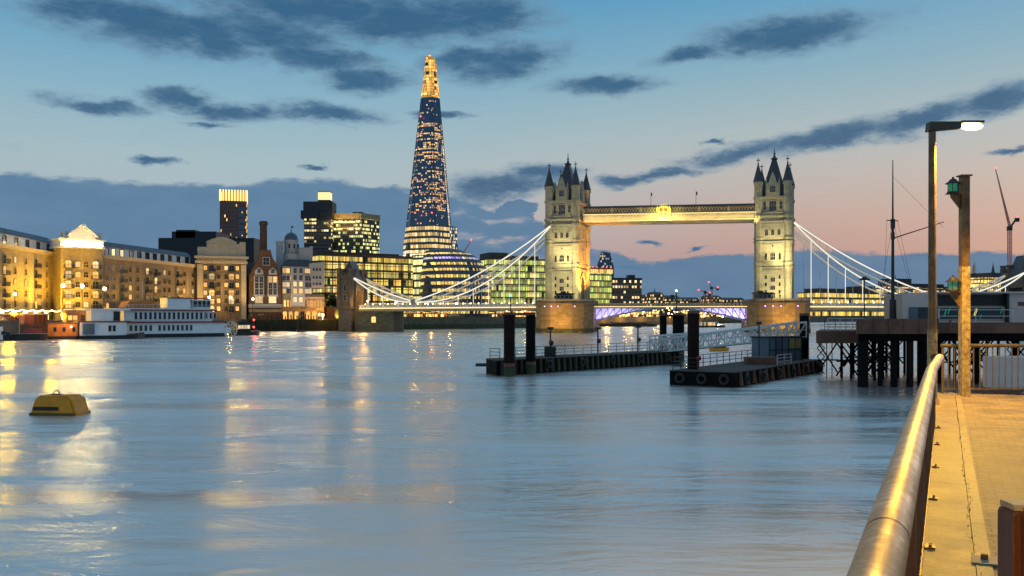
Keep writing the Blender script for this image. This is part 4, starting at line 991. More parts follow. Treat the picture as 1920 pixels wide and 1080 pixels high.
# --- round hall: leaning stack of rings
d = 470
ch = thing('round_glass_hall', 'bulbous round glass hall with dark leaning rings and lit floors behind the chains', 'hall', (X(850,d), d, 4.6))
prof = [(600,790,912),(580,786,918),(566,786,920),(551,786,921),(537,787,921),(523,788,919),(509,789,916),(497,791,908),(486,792,898),(477,793,886),(470,797,868)]
hallg = lit_glass('hall_floors', 1.4, 30, .72, [(1,.68,.14),(1,.78,.25),(1,.6,.1)], 1.25, base=(.03,.05,.07), mull=.22, floor=-1, clump=.5)
hallp = lit_glass('hall_top_floor', 1.4, 30, .8, [(.55,.4,1),(.75,.6,1),(1,.9,.6)], 1.2, base=(.03,.05,.07), mull=.2, floor=-1, clump=.7)
K = 32
def hring(py, k=1.0):
    i = max(j for j in range(len(prof)) if prof[j][0] >= py - 1e-6); p = prof[i]; q = prof[min(i+1, len(prof)-1)]
    t_ = 0 if p[0] == q[0] else (p[0]-py)/(p[0]-q[0]); x0, x1 = p[1]+(q[1]-p[1])*t_, p[2]+(q[2]-p[2])*t_
    c = X((x0+x1)/2, d) - X(850, d); r = (x1-x0)/2/F*d*k
    return [(c + r*math.cos(2*math.pi*j/K), r*.95*math.sin(2*math.pi*j/K) + 4) for j in range(K)], Z(py, d) - 4.6
ys = [600, 588, 574, 561, 548, 535, 522, 509, 498, 487, 478, 470]
for i, (a, b) in enumerate(zip(ys, ys[1:])):
    mid = a + (b-a)*.42
    (r0, z0_), (r1, z1_), (r2, z2_) = hring(a, .985), hring(mid, .985), hring(b, 1.0)
    g = MB(); g.prism(r0, z0_, z1_, r1); g.build('lit_storey', hallp if i == 9 else hallg, ch)
    (r1b, _), = (hring(mid, 1.012),); g = MB(); g.prism(r1b, z1_+.003, z2_-.003, hring(b, 1.012)[0]); g.build('dark_ring', M['zinc'], ch)
r0, z0_ = hring(470, 1.0); c_ = sum(p[0] for p in r0)/K
g = MB(); pr = r0
for k_, dz in ((.8, .7), (.5, 1.3), (.15, 1.6)):
    nx = [(c_ + (p[0]-c_)*k_, 4 + (p[1]-4)*k_) for p in r0]; 
    g.prism(pr, z0_ if pr is r0 else zp, z0_ + dz, nx); pr = nx; zp = z0_ + dz + .002
g.build('roof_cap', M['zinc'], ch)
# --- offices behind the chains, right of the hall
f = Fac('office_block', 'green-yellow lit glass office block just left of the first bridge tower', 'office', (916, 560), (1030, 575))
zf = lambda py: f.z(970, py)
lg = lit_glass('green_floors', 1.6, 4.0, .82, [(.72,.78,.15),(.80,.84,.24),(1,.74,.2),(.5,.66,.14)], .95, base=(.05,.06,.04), mull=.14, floor=.25, clump=.45)
box_block(f.root, f.w, 24, zf(488), lg)
g = MB(); g.box(-.6, f.w+.6, -1, 25, zf(488), zf(485)); g.box(1.5, f.w*.33, 2, 20, zf(485), zf(474)); g.box(f.w*.4, f.w-6, 3, 20, zf(485), zf(479)); g.build('roof', mat('olive_roof', (.06,.055,.045), .7), f.root)
g = MB()
for k in range(8): z = zf(488) - 4*(k+1); g.box(-.1, f.w+.1, -.3, -.02, z-.3, z)
g.build('facade_band', M['darkmetal'], f.root)
f = Fac('office_block', 'lit glass office block with red roof lamps below the slanted blue tower', 'office', (1085, 600), (1147, 612))
zf = lambda py: f.z(1125, py)
box_block(f.root, f.w, 20, zf(512), lg); g = MB(); g.box(-.4, f.w+.4, -.6, 20.5, zf(512), zf(505)); g.build('lit_top_storey', lit_glass('top_storey', 1.4, 9, .9, [(1,.72,.2),(1,.6,.15)], 1.3, floor=-1), f.root)
g = MB(); g.box(-.8, f.w+.8, -1, 21, zf(505), zf(502)); g.build('roof', mat('red_roof_edge', (.2,.05,.03), .6), f.root)
for k in range(6): x = f.w*(.25+.14*k); g = MB(); g.sphere((x,-1.1,zf(502)+.2), .3, 6); g.build('roof_lamp', M['redl'], f.root)
f = Fac('slanted_tower', 'dark blue slanted-top glass tower rising behind the lit office by the first bridge tower', 'tower block', (1119, 1500), (1151, 1500))
zf = lambda py: f.z(1135, py)
g = MB(); g.hexa([(0,0,0),(f.w,0,0),(f.w,24,0),(0,24,0)], [(f.w*.02,0,zf(500)),(f.w,0,zf(500)),(f.w,24,zf(500)),(f.w*.02,24,zf(500))]); g.hexa([(f.w*.02,0,zf(500)),(f.w,0,zf(500)),(f.w,24,zf(500)),(f.w*.02,24,zf(500))],[(f.w*.3,2,zf(471)),(f.w*.78,2,zf(474)),(f.w*.78,20,zf(474)),(f.w*.3,20,zf(471))])
g.build('glazing', lit_glass('blue_tower_floors', 3, 4.2, .16, [COOL, WARMW], .7, base=(.02,.05,.11), mull=.2, floor=.3), f.root)
f = Fac('office_block', 'brown mid-rise block with rows of white windows and a rooftop box', 'office', (1147, 900), (1203, 905))
zf = lambda py: f.z(1175, py)
box_block(f.root, f.w, 22, zf(524), lit_glass('brown_block_floors', 2.8, 5.2, .5, [WARMW, (1,.7,.3)], 1.4, base=(.09,.05,.035), mull=.35, floor=.55, clump=.4))
g = MB(); g.box(-.6, f.w+.6, -.6, 22.6, zf(524), zf(521)); g.box(f.w*.62, f.w*.82, 4, 14, zf(521), zf(515)); g.build('roof', M['roofdark'], f.root)
# --- low far skyline under the main span
sk = [(1200,1226,557,1000,'low dark far roof nearest the brown mid-rise block'),(1222,1244,552,960,'low far pitched-roof building left of the bridge lamp under the walkway'),(1242,1274,558,1040,'low far lit terrace right of the bridge lamp'),(1270,1312,562,1000,'low far terrace left of the red-lit cranes'),(1322,1352,558,1060,'low far block below the red-lit cranes'),(1350,1396,562,1100,'low far block between the red cranes and second tower')]
for i, (a, b, py, dd, lb) in enumerate(sk):
    f = Fac('far_building', lb, 'building', (a, dd), (b, dd + 4)); zt = f.z((a+b)/2, py)
    box_block(f.root, f.w, 14, zt, lit_glass('far_floors', 2.4, 3.4, .5, [AMB, WARM, WARMW], 1.3, base=(.06,.04,.03), mull=.35, floor=.45))
    g = MB(); g.hexa([(-.4,-.4,zt),(f.w+.4,-.4,zt),(f.w+.4,14.4,zt),(-.4,14.4,zt)], [(1.5,5,zt+2.6),(f.w-1.5,5,zt+2.6),(f.w-1.5,9,zt+2.6),(1.5,9,zt+2.6)]); g.build('roof', M['slate'], f.root)
    if i == 1: g = MB(); g.frus((f.w*.5,7), .8, .1, zt+2, zt+7, 6); g.build('turret', M['slate'], f.root)
# --- waterfront below: lit pavilions and their lamps along the far quay
wf = [(722,760,441,8.2,'low lit kiosk right of the bridge abutment'),(764,842,452,7.6,'long low quayside cafe with glowing front below the round hall'),(846,930,466,7.8,'quayside colonnade of shops below the round hall, right part'),(936,1003,490,8.4,'quayside restaurant front left of the first pier'),(1112,1150,560,9.0,'amber-lit quayside bar just right of the first pier'),(1156,1196,590,9.6,'amber-lit quayside hall seen under the left bascule'),(1202,1236,630,9.2,'low amber-lit arcade left of the paired piles'),(1286,1330,700,11.5,'tall amber-lit quayside shed under the right bascule'),(1334,1384,740,11,'amber-lit warehouse quay beside the second pier')]
for i, (a, b, dd, zt, lb) in enumerate(wf):
    f = Fac('quayside_building', lb, 'building', (a, dd), (b, dd + 6)); box_block(f.root, f.w, 6, zt - 4.6, lit_glass('quay_front', 1.5 if i < 4 else 2.0, 2.1, .72, [(1,.52,.10),(1,.64,.18),(1,.74,.3)], 1.9, base=(.14,.06,.02), mull=.2, floor=.28))
    g = MB(); g.box(-.5, f.w+.5, -1.2, 6.4, zt-4.6, zt-4.3); g.build('roof', M['slate'], f.root)
gm = MB(); gm.tube((0,0,0),(0,0,3.6), .08, 6); pole_me = gm.mesh('post', M['darkmetal'])
gm = MB(); gm.sphere((0,0,3.85), .34, 8); glob_me = gm.mesh('globe', M['globe'])
ql = [(729,430,'nearest the abutment'),(755,436,'second from the abutment'),(779,441,'third from the abutment'),(810,449,'below the left side of the round hall'),(843,456,'below the middle of the round hall'),(880,466,'below the right side of the round hall'),(908,474,'right of the round hall'),(950,485,'below the green-lit office'),(985,494,'just left of the first pier'),(1140,545,'just right of the first pier'),(1172,566,'under the left bascule'),(1206,592,'left of the paired piles'),(1232,612,'right above the paired piles')]
for px, dd, lb in ql:
    t_ = thing('quay_lamp', 'amber globe lamp on the far quay, ' + lb, 'street lamp', (X(px,dd), dd - 2, 4.6), 0, 'amber globe lamps along the far quay')
    put('post', pole_me, t_); put('globe', glob_me, t_); lamp('globe_light', 'POINT', (0,-.7,3.7), 2600, (1,.50,.12), t_, .4)
# --- red-lit cranes far under the walkway
def small_crane(label, px, d, py_top, py_base, jib, cat='crane'):
    t_ = thing('tower_crane', label, 'crane', (X(px,d), d, 4.6)); h = Z(py_top, d) - 4.6
    g = MB()
    for sx in (-.9,.9):
        for sy in (-.9,.9): g.tube((sx,sy,0),(sx,sy,h), .3, 4)
    for k in range(int(h/3)): g.tube((-.9,-.9,3*k),(.9,-.9,3*k+3), .12, 4); g.tube((.9,.9,3*k),(-.9,.9,3*k+3), .12, 4)
    g.build('mast', mat('crane_steel', (.78,.30,.20), .6), t_)
    (jx, jz), (cx_, cz_) = jib; P0, P1, P2 = Vector((0,0,h)), Vector((jx,0,h+jz)), Vector((cx_,0,h+cz_))
    g = MB(); n = 12; u = Vector((0,0,1.3)) if abs(jx) > abs(jz) else Vector((1.1,0,.2)); w_ = Vector((0,.7,0))
    g.tube(P0+u, P1, .32, 4); g.tube(P0-w_, P1, .3, 4); g.tube(P0+w_, P1, .3, 4)
    for k in range(n):
        a, b = k/n, (k+1)/n; g.tube(P0-w_+(P1-P0+w_)*a, P0+u+(P1-P0-u)*b, .1, 4); g.tube(P0+w_+(P1-P0-w_)*a, P0+u+(P1-P0-u)*b, .1, 4)
    g.build('jib', bpy.data.materials['crane_steel'], t_)
    g = MB(); g.bar(P0, P2, 1.4, .8); g.box(P2.x-1.2, P2.x+1.2, -1, 1, P2.z-2.6, P2.z); g.box(-1.3,1.3,-1.3,1.3,h-1.5,h+1.4); g.build('counter_jib', M['darkmetal'], t_)
    for p in (P1, P2): g = MB(); g.sphere((p.x, p.y-.5, p.z+.6), .85 if d > 800 else .6, 8); g.build('warning_lamp', M['redl'], t_)
    return t_
small_crane('short far crane with red lamps, left of the pair under the walkway', 1322, 1000, 548, 565, ((-7, 2), (5, -1)))
small_crane('short far crane with red lamps, right of the pair under the walkway', 1334, 1030, 540, 565, ((-3, 6), (7, 0)))
small_crane('tiny far crane with red tip lamp beside the round hall roof', 868, 900, 474, 480, ((8, 12), (-3, 0)))
small_crane('tall luffing crane with red lamps above the scaffolded building at the right', 1893, 620, 428, 515, ((-9.5, 40), (5, 7)))

# ================================================================== RIGHT BANK SKYLINE
f = Fac('office_block', 'low office with two bright yellow storeys, nearest the second bridge tower', 'office', (1534, 620), (1612, 640))
zf = lambda py: f.z(1575, py); lr = lit_glass('yellow_floors', 2.0, 4.2, .88, [(1,.70,.15),(1,.78,.25),(1,.6,.1)], 1.1, base=(.05,.05,.03), mull=.1, floor=.35, clump=.3)
box_block(f.root, f.w, 18, zf(550), lr); g = MB(); g.box(-.6, f.w+.6, -1, 18.6, zf(550), zf(548)); g.box(4, f.w-2, 3, 16, zf(548), zf(541)); g.build('roof', mat('brown_roof', (.09,.06,.045), .7), f.root)
f = Fac('office_block', 'lit stepped office right of the two-storey yellow one, behind the right chain', 'office', (1608, 640), (1700, 655))
zf = lambda py: f.z(1655, py)
box_block(f.root, f.w, 18, zf(552), lr); g = MB(); g.box(-.6, f.w+.6, -1, 18.6, zf(552), zf(550)); g.box(f.w*.05, f.w*.4, 2, 16, zf(550), zf(537)); g.build('roof', bpy.data.materials['brown_roof'], f.root)
f = Fac('office_block', 'dark-roofed building with amber upper floors behind the jetty mast', 'office', (1640, 780), (1724, 800))
zf = lambda py: f.z(1680, py)
box_block(f.root, f.w, 18, zf(538), lit_glass('amber_floors', 2.4, 4.0, .75, [AMB, (1,.68,.2)], 1.3, base=(.1,.05,.03), floor=.3)); g = MB(); g.box(f.w*.38, f.w*.86, 2, 16, zf(538), zf(522)); g.box(f.w*.86, f.w+14, 2, 16, zf(538), zf(531)); g.tube((f.w*.62,8,zf(522)),(f.w*.62,8,zf(515)), .3, 5); g.build('roof', M['roofdark'], f.root)
f = Fac('office_block', 'long low row of lit far offices between the lamp post and the lantern post', 'office', (1722, 900), (1850, 920))
zf = lambda py: f.z(1780, py)
box_block(f.root, f.w, 18, zf(541), lit_glass('far_row_floors', 2.6, 4.4, .6, [WARMW, WARM], 1.2, base=(.06,.04,.04), floor=.45, clump=.4)); g = MB(); g.box(-.6, f.w+.6, -.6, 18.6, zf(541), zf(538)); g.box(f.w*.15, f.w*.4, 3, 14, zf(538), zf(533)); g.build('roof', M['roofdark'], f.root)
# cathedral dome
d = 1500
ct = thing('domed_cathedral', 'pale lit cathedral dome with lantern and cross on the far right skyline', 'cathedral', (X(1827,d), d, 4.6)); zl = lambda py: Z(py, d) - 4.6
g = MB(); g.lathe([(15,0),(15,zl(536)),(15.5,zl(535)),(12.5,zl(534)),(12.5,zl(527)),(13,zl(526.5))], (0,0), 20); g.build('drum', M['trim'], ct)
g = MB(); a, b = zl(526.5), zl(512); g.lathe([(12.2*math.cos(k*math.pi/18), a + (b-a)*math.sin(k*math.pi/18)) for k in range(9)] + [(1.6, b)], (0,0), 20); g.build('dome', mat('lead_dome', (.30,.33,.36), .6), ct, smooth=True)
g = MB(); g.lathe([(2.8,b),(2.8,zl(505)),(3.2,zl(505)),(2.0,zl(503)),(1.8,zl(498)),(.6,zl(495)),(.3,zl(491)),(.05,zl(490))], (0,0), 12); g.box(-1.4,1.4,-.2,.2,zl(492.5),zl(492)); g.build('lantern', M['trim'], ct)
lamp('dome_light', 'POINT', (16,-40,zl(520)), 26000, (1,.7,.35), ct, 1)
cs = thing('church_spire', 'slim dark church spire standing right of the far cathedral dome', 'church', (X(1862,1200), 1200, 4.6)); zl = lambda py: Z(py, 1200) - 4.6
g = MB(); g.box(-4,4,-4,4,0,zl(522)); g.frus((0,0), 4.2, 2.4, zl(522), zl(514), 8); g.build('tower', M['granite'], cs)
g = MB(); g.frus((0,0), 3.2, 2.6, zl(514), zl(511), 8); g.frus((0,0), 2.2, .2, zl(511), zl(494), 8); g.frus((0,0),.25,.05,zl(494),zl(490),5); g.build('spire', M['slate'], cs)
f = Fac('scaffolded_building', 'brightly lit scaffold-wrapped building with dark top below the tall luffing crane', 'building', (1836, 560), (1960, 590))
zf = lambda py: f.z(1890, py)
box_block(f.root, f.w, 20, zf(521), lit_glass('scaffold_floors', 1.9, 2.6, .86, [(1,.66,.15),(1,.76,.3),(1,.56,.1)], 1.2, base=(.06,.05,.03), mull=.22, floor=.3, clump=.2), x0=f.w*.12)
g = MB(); g.box(0, f.w*.12, 0, 18, 0, zf(531)); g.build('low_wing', lit_glass('wing_scaffold', 1.9, 2.6, .8, [(1,.78,.25)], 1.2), f.root)
g = MB(); g.box(f.w*.2, f.w+.5, 1, 19, zf(521), zf(512)); g.build('roof_deck', M['roofdark'], f.root)
g = MB()
for k in range(22): x = f.w*k/21; g.tube((x,-.6,0),(x,-.6,zf(519)), .09, 4)
for k in range(8): z = 3+3.0*k; g.tube((0,-.6,z),(f.w,-.6,z), .08, 4)
g.build('scaffold', M['darkmetal'], f.root)
g = MB(); g.box(f.lx(1886,4), f.lx(1903,4), 3, 8, zf(512), zf(503)); g.build('crane_base_block', M['zinc'], f.root)

# ================================================================== BOATS
def hull(L, Wd, H, bow=.22, stern=.06, sheer=.5, n=14):
    g = MB(); rows = []
    for k in range(n+1):
        t = k/n; x = L*t
        b = min(1, (t/stern)**.5 if t < stern else 1) * (1 if t < 1-bow else max(.02, 1-((t-1+bow)/bow)**2))
        rows.append((x, Wd/2*max(b,.3 if t < stern else .02), H + sheer*max(0,(t-1+bow*1.6)/(bow*1.6))**2))
    for (x0,b0,h0),(x1,b1,h1) in zip(rows, rows[1:]):
        g.hexa([(x0,-b0*.85,-.8),(x1,-b1*.85,-.8),(x1,b1*.85,-.8),(x0,b0*.85,-.8)], [(x0,-b0,h0),(x1,-b1,h1),(x1,b1,h1),(x0,b0,h0)])
    return g
def boat(name, label, A, B, cat='boat'):
    a = Vector((X(*A), A[1])); b = Vector((X(*B), B[1])); d_ = b - a
    return thing(name, label, cat, (a.x, a.y, 0), math.atan2(d_.y, d_.x)), d_.length
# paddle-wheel excursion boat: stern with wheel at the right end
t_, L = boat('paddle_boat', 'big white double-decked excursion boat with red trim bands and stern paddle wheel', (222, 240), (440, 262))
hull(L-2, 8, 1.0, .02, .10, 0).build('hull', M['hull'], t_, (1, 4, 0))
g = MB(); g.box(.5, L-3, 0, 8, 1.0, 3.9); g.build('lower_deck_house', M['white'], t_)
g = MB(); g.box(1.5, L-6.5, .3, 7.7, 4.3, 7.2); g.build('upper_deck_house', M['white'], t_)
g = MB(); g.box(-1, L-2.4, -.5, 8.5, 3.9, 4.3); g.box(-.5, L-5.5, -.4, 8.4, 7.2, 7.55); g.build('red_trim_band', M['redpaint'], t_)
g = MB(); g.box(-.6, L-5.4, -.45, 8.45, 7.55, 7.8); g.build('top_deck', M['white'], t_)
g = MB(); g.box(L*.42, L*.62, 1.5, 6.5, 7.8, 10.6); g.box(L*.64, L*.80, 1.5, 6.5, 7.8, 10.3); g.build('top_cabin', M['white'], t_)
g = MB(); g.box(L*.415, L*.83, 1.2, 6.8, 10.6, 10.85); g.build('cabin_roof', M['redpaint'], t_)
for x in [4.6 + 1.28*k for k in range(16)]: put('window', win_mesh(.72, 1.9, 'arch', 0, 'white', (0,0)), t_, (x, .288, 4.9))
for x in [L*.745 + 1.2*k for k in range(3)]: put('window', win_mesh(.7, 1.6, 'arch', 0, 'white', (0,0)), t_, (x, .288, 5.0))
for x in [3.2 + 1.3*k for k in range(5)] + [10.8 + 1.25*k for k in range(8)]: put('window', win_mesh(.7, 1.5, 'sq', 0, 'white', (0,0)), t_, (x, -.012, 1.8))
for x in (L*.66, L*.70, L*.74, L*.78): put('window', win_mesh(.8, 1.5, 'sq', 0, 'dullteal', (0,0)), t_, (x, 1.488, 8.4))
g = MB(); c = Vector((L-1.0, 0, 2.0))
for k in range(10):
    a = 2*math.pi*k/10; p = (c.x+2.2*math.cos(a), c.z+2.2*math.sin(a)); q = (c.x+2.2*math.cos(a+.63), c.z+2.2*math.sin(a+.63))
    for y in (.8, 7.2): g.bar((c.x,y,c.z),(p[0],y,p[1]), .12, .12); g.bar((p[0],y,p[1]),(q[0],y,q[1]), .16, .16)
    g.bar((p[0],.8,p[1]),(p[0],7.2,p[1]), .4, .12)
g.build('paddle_wheel', M['white'], t_)
g = MB(); g.box(L-6, L-1, .2, 7.8, 1.0, 2.4); g.build('stern_deck', M['white'], t_)
g = MB()
for k in range(24): x = 1.5+(L-8)*k/23; g.tube((x,-.35,7.8),(x,-.35,8.8), .04, 4)
g.bar((1,-.35,8.8),(L-6,-.35,8.8), .08, .08); g.build('top_rail', M['steelwhite'], t_)
g = MB(); g.tube((L*.63,4,10),(L*.63,4,17), .12, 6, .05); g.tube((L*.97-1,4,7),(L*.97-1,4,14.5), .1, 5, .05); g.tube((L*.24,4,8),(L*.24,4,15), .1, 5, .05); g.build('mast', M['steelwhite'], t_)
g = MB(); g.hexa([(L*.07,1,7.8),(L*.32,1,7.8),(L*.32,7,7.8),(L*.07,7,7.8)],[(L*.1,1.4,9.6),(L*.28,1.4,10.2),(L*.28,6.6,10.2),(L*.1,6.6,9.6)]); g.build('orange_awning', M['orange'], t_)
# white boat in front of it
t_, L = boat('river_boat', 'white boat with plain flat sides moored in front of the paddle boat', (148, 226), (278, 236))
hull(L, 7, .9, .3, .05, .7).build('hull', M['hull'], t_, (0, 3.5, 0))
g = MB(); g.box(.5, L*.68, .3, 6.7, .9, 4.2); g.build('lower_cabin', M['white'], t_)
g = MB(); g.box(3.0, L*.60, .8, 6.2, 4.5, 7.2); g.build('upper_cabin', M['white'], t_)
g = MB(); g.box(0, L*.74, 0, 7, 4.2, 4.5); g.build('deck_edge', M['redpaint'], t_); g = MB(); g.box(1.5, L*.74, .3, 6.7, 7.2, 7.6); g.build('roof', M['white'], t_)
for x in (L*.44, L*.50): put('window', win_mesh(.8, 1.5, 'sq', 0, 'white', (0,0)), t_, (x, .288, 1.9))
g = MB(); g.box(.9, 3.6, .0, .28, 1.2, 3.9); g.build('glazed_door', M['dullteal'], t_)
g = MB(); g.box(L*.5, L*.59, .6, .79, 4.6, 6.9); g.build('side_opening', M['black'], t_)
# orange-sided boat, barge, white bow, covered dining boat, wooden cabin
t_, L = boat('house_boat', 'rust-orange sided houseboat lying left of the flat-sided white boat', (84, 224), (152, 227))
hull(L, 6, .8, .12, .05, .2).build('hull', M['hull'], t_, (0,3,0)); g = MB(); g.box(.6, L-.8, .5, 5.5, .8, 3.9); g.build('cabin', M['orange'], t_); g = MB(); g.box(.2, L-.2, .1, 5.9, 3.9, 4.15); g.build('roof', M['rust'], t_)
for x in (2.2, 4.2, 6.4): put('window', win_mesh(.7, 1.1, 'sq', 0, 'orange', (0,0)), t_, (x, .488, 1.9))
g = MB(); g.sphere((L*.72,.2,3.1), .22, 8); g.build('deck_lamp', M['globew'], t_); lamp('houseboat_fill', 'POINT', (L*.55,-3.5,4.5), 900, (1,.6,.25), t_, .3)  # added point light hangs off the side to brighten the orange cabin
t_, L = boat('barge', 'low black barge with red cargo cover lying before the long dining boat', (90, 222), (10, 216))
hull(L, 5, 1.5, .3, .08, .6).build('hull', M['hull'], t_, (0,-2.5,0)); g = MB(); g.hexa([(1,-4.2,1.5),(L*.5,-4.2,1.5),(L*.5,-.8,1.5),(1,-.8,1.5)],[(1.3,-3.6,2.7),(L*.48,-3.6,2.7),(L*.48,-1.4,2.7),(1.3,-1.4,2.7)]); g.build('cargo_cover', M['redpaint'], t_)
g = MB(); g.bar((0,-.02,1.55),(L*.9,-.02,1.55), .12, .14); g.bar((0,-4.98,1.55),(L*.9,-4.98,1.55), .12, .14); g.build('gunwale', M['trim'], t_)
g = MB(); g.tube((L*.62,-2.5,1.4),(L*.62,-2.5,8), .09, 5, .04); g.build('mast', M['steelwhite'], t_)
t_, L = boat('motor_boat', 'white motor boat cut off by the left edge of the view', (-60, 205), (14, 212))
hull(L, 4.5, 2.6, .35, .05, .8).build('hull', M['white'], t_, (0,2.2,0)); g = MB(); g.box(1, L*.6, .8, 3.6, 2.6, 4.3); g.build('cabin', M['white'], t_)
g = MB(); g.box(-.1, L*.93, -.09, 4.5, -.2, .25); g.build('boot_stripe', M['hull'], t_)
for k in range(2): put('window', win_mesh(.8, .7, 'sq', 0, 'dullteal', (0,0)), t_, (L*.72+1.5*k, -.02, 1.5))
t_, L = boat('dining_boat', 'long covered dining boat with red-brown panes and pale roof at the left', (-20, 236), (96, 246))
hull(L, 7, .9, .06, .05, 0).build('hull', M['hull'], t_, (0,3.5,0)); g = MB(); g.box(.4, L-.4, .4, 6.6, .9, 3.6); g.build('lower_side', M['rust'], t_)
g = MB(); g.box(.6, L-.6, .6, 6.4, 3.6, 6.1); g.build('glazed_side', lit_glass('dining_panes', 1.1, 8, .35, [(.5,.12,.05),(.8,.3,.1)], .35, base=(.10,.025,.02), mull=.14, floor=-1), t_)
g = MB(); g.box(0, L, 0, 7, 6.1, 6.5); g.build('roof', M['render'], t_)
t_, L = boat('cabin_boat', 'orange-brown wooden cabin boat behind the houseboat roof', (122, 238), (190, 243))
hull(L, 6, .8, .1, .05, .1).build('hull', M['hull'], t_, (0,3,0)); g = MB(); g.box(.4, L-.4, .4, 5.6, .8, 6.6); g.build('cabin', mat('varnished_wood', (.38,.20,.07), .5), t_); g = MB(); g.hexa([(0,0,6.6),(L,0,6.6),(L,6,6.6),(0,6,6.6)],[(.4,2,7.4),(L-.4,2,7.4),(L-.4,4,7.4),(.4,4,7.4)]); g.build('roof', M['orange'], t_)
for x in (L*.5, L*.64): put('window', win_mesh(1.2, 1.6, 'sq', 0, 'orange', (0,0)), t_, (x, .388, 4.5))
for x in (L*.14, L*.28, L*.84): put('window', win_mesh(1.0, 1.2, 'sq', 1, 'orange', (0,0)), t_, (x, .388, 4.7))
lamp('cabin_light', 'POINT', (L*.6, -4, 6.5), 420, (1,.5,.15), t_, .3)
# tug with red lamp
t_, L = boat('tug_boat', 'small dark tug with lit wheelhouse and red lamp, right of the paddle wheel', (437, 272), (492, 279))
hull(L, 4, 1.1, .3, .1, .5).build('hull', M['hull'], t_, (0,2,0)); g = MB(); g.box(L*.18, L*.62, .6, 3.4, 1.1, 4.0); g.build('cabin', M['black'], t_)
for k in range(4): put('window', win_mesh(.8, 1.0, 'sq', 2, 'white', (0,0)), t_, (L*.24+1.0*k, .588, 2.0))
g = MB(); g.tube((L*.8,2,1.4),(L*.8,2,5.4), .06, 5); g.build('mast', M['darkmetal'], t_)
for z in (2.4, 4.6): g = MB(); g.sphere((L*.8,1.6,z), .28, 8); g.build('red_lamp', M['redl'], t_)
lamp('red_light', 'POINT', (L*.8, 1.0, 3.4), 700, (1,.03,.02), t_, .3)
# far cruiser below the right bascule, small yellow work boat, sailing dinghy by the wharf
t_, L = boat('river_cruiser', 'small dark river cruiser with lamps, far off under the right bascule', (1308, 468), (1362, 470))
hull(L, 4, .9, .2, .1, .4).build('hull', M['hull'], t_, (0,2,0)); g = MB(); g.box(L*.15, L*.7, .6, 3.4, .9, 2.6); g.build('cabin', lit_glass('cruiser_panes', 1.0, 6, .6, [WARM], 1.3, base=(.3,.25,.22), floor=-1), t_); g = MB(); g.box(L*.12, L*.74, .4, 3.6, 2.6, 2.8); g.build('roof', M['white'], t_)
t_, L = boat('moored_lighter', 'long dark moored lighter low on the water under the left bascule', (1128, 500), (1236, 505))
hull(L, 6, 1.6, .1, .08, .3).build('hull', mat('brown_hull', (.06,.03,.02), .6), t_, (0,3,0)); g = MB(); g.box(L*.2,L*.8,1,5,1.6,2.3); g.build('hatch_cover', M['rust'], t_)
t_, L = boat('work_boat', 'tiny yellow-green work boat on the water beyond the right pontoon', (1337, 150), (1372, 152))
hull(L, 1.4, .45, .25, .1, .15).build('hull', M['buoy'], t_, (0,.7,0)); g = MB(); g.box(L*.2,L*.75,.3,1.1,.45,.75); g.build('cover', mat('olive_cover', (.12,.11,.03), .7), t_)
t_, L = boat('rowing_boat', 'small dark moored boat with upright furled sail in front of the wharf piles', (553, 330), (572, 332))
hull(L, 1.4, .5, .3, .1, .2).build('hull', M['hull'], t_, (0,.7,0)); g = MB(); g.tube((L*.35,.7,.4),(L*.35,.7,7.2), .08, 6, .04); g.build('mast', M['timber'], t_); g = MB(); g.frus((L*.35+.3,.7), .38, .12, .9, 6.4, 7); g.build('furled_sail', M['black'], t_)

# ================================================================== BUOY
bx, bd = X(113, 53.5), 53.5
t_ = thing('mooring_buoy', 'yellow barrel-shaped mooring buoy with top ring, alone on the water', 'buoy', (bx, bd, 0), R(-6)); t_.scale = (.9,.9,.98)
g = MB(); h, wt, wb = 1.16, .95, 1.58
oct_ = [(-wb,.12),(-wb*.94,-.3),(wb*.94,-.3),(wb,.12),(wt*1.35,.92),(wt,h),(-wt,h),(-wt*1.35,.92)]
g.xz([(x*.98,z) for x, z in oct_], -.75, .75); g.xz([(x*.88, .05+z*.88) for x, z in oct_], -.92, -.751); g.xz([(x*.88,.05+z*.88) for x, z in oct_], .751, .92)
g.build('float_body', M['buoy'], t_, bevel=.04)
g = MB(); g.box(-1.25, .45, -.95, -.925, .30, .52); g.build('dark_recess', M['black'], t_)
g = MB(); g.box(-1.5, 1.5, -.99, .99, -.3, .16); g.build('waterline_band', mat('grimy_band', (.10,.07,.015), .6), t_, bevel=.03)
g = MB()
for k in range(10):
    a, b = math.pi*k/10, math.pi*(k+1)/10; g.tube((-.25+.2*math.cos(a),0,h+.22*math.sin(a)*1.2),(-.25+.2*math.cos(b),0,h+.22*math.sin(b)*1.2), .035, 6)
g.box(-.55,.05,-.12,.12,h,h+.06); g.build('ring', M['darkmetal'], t_)

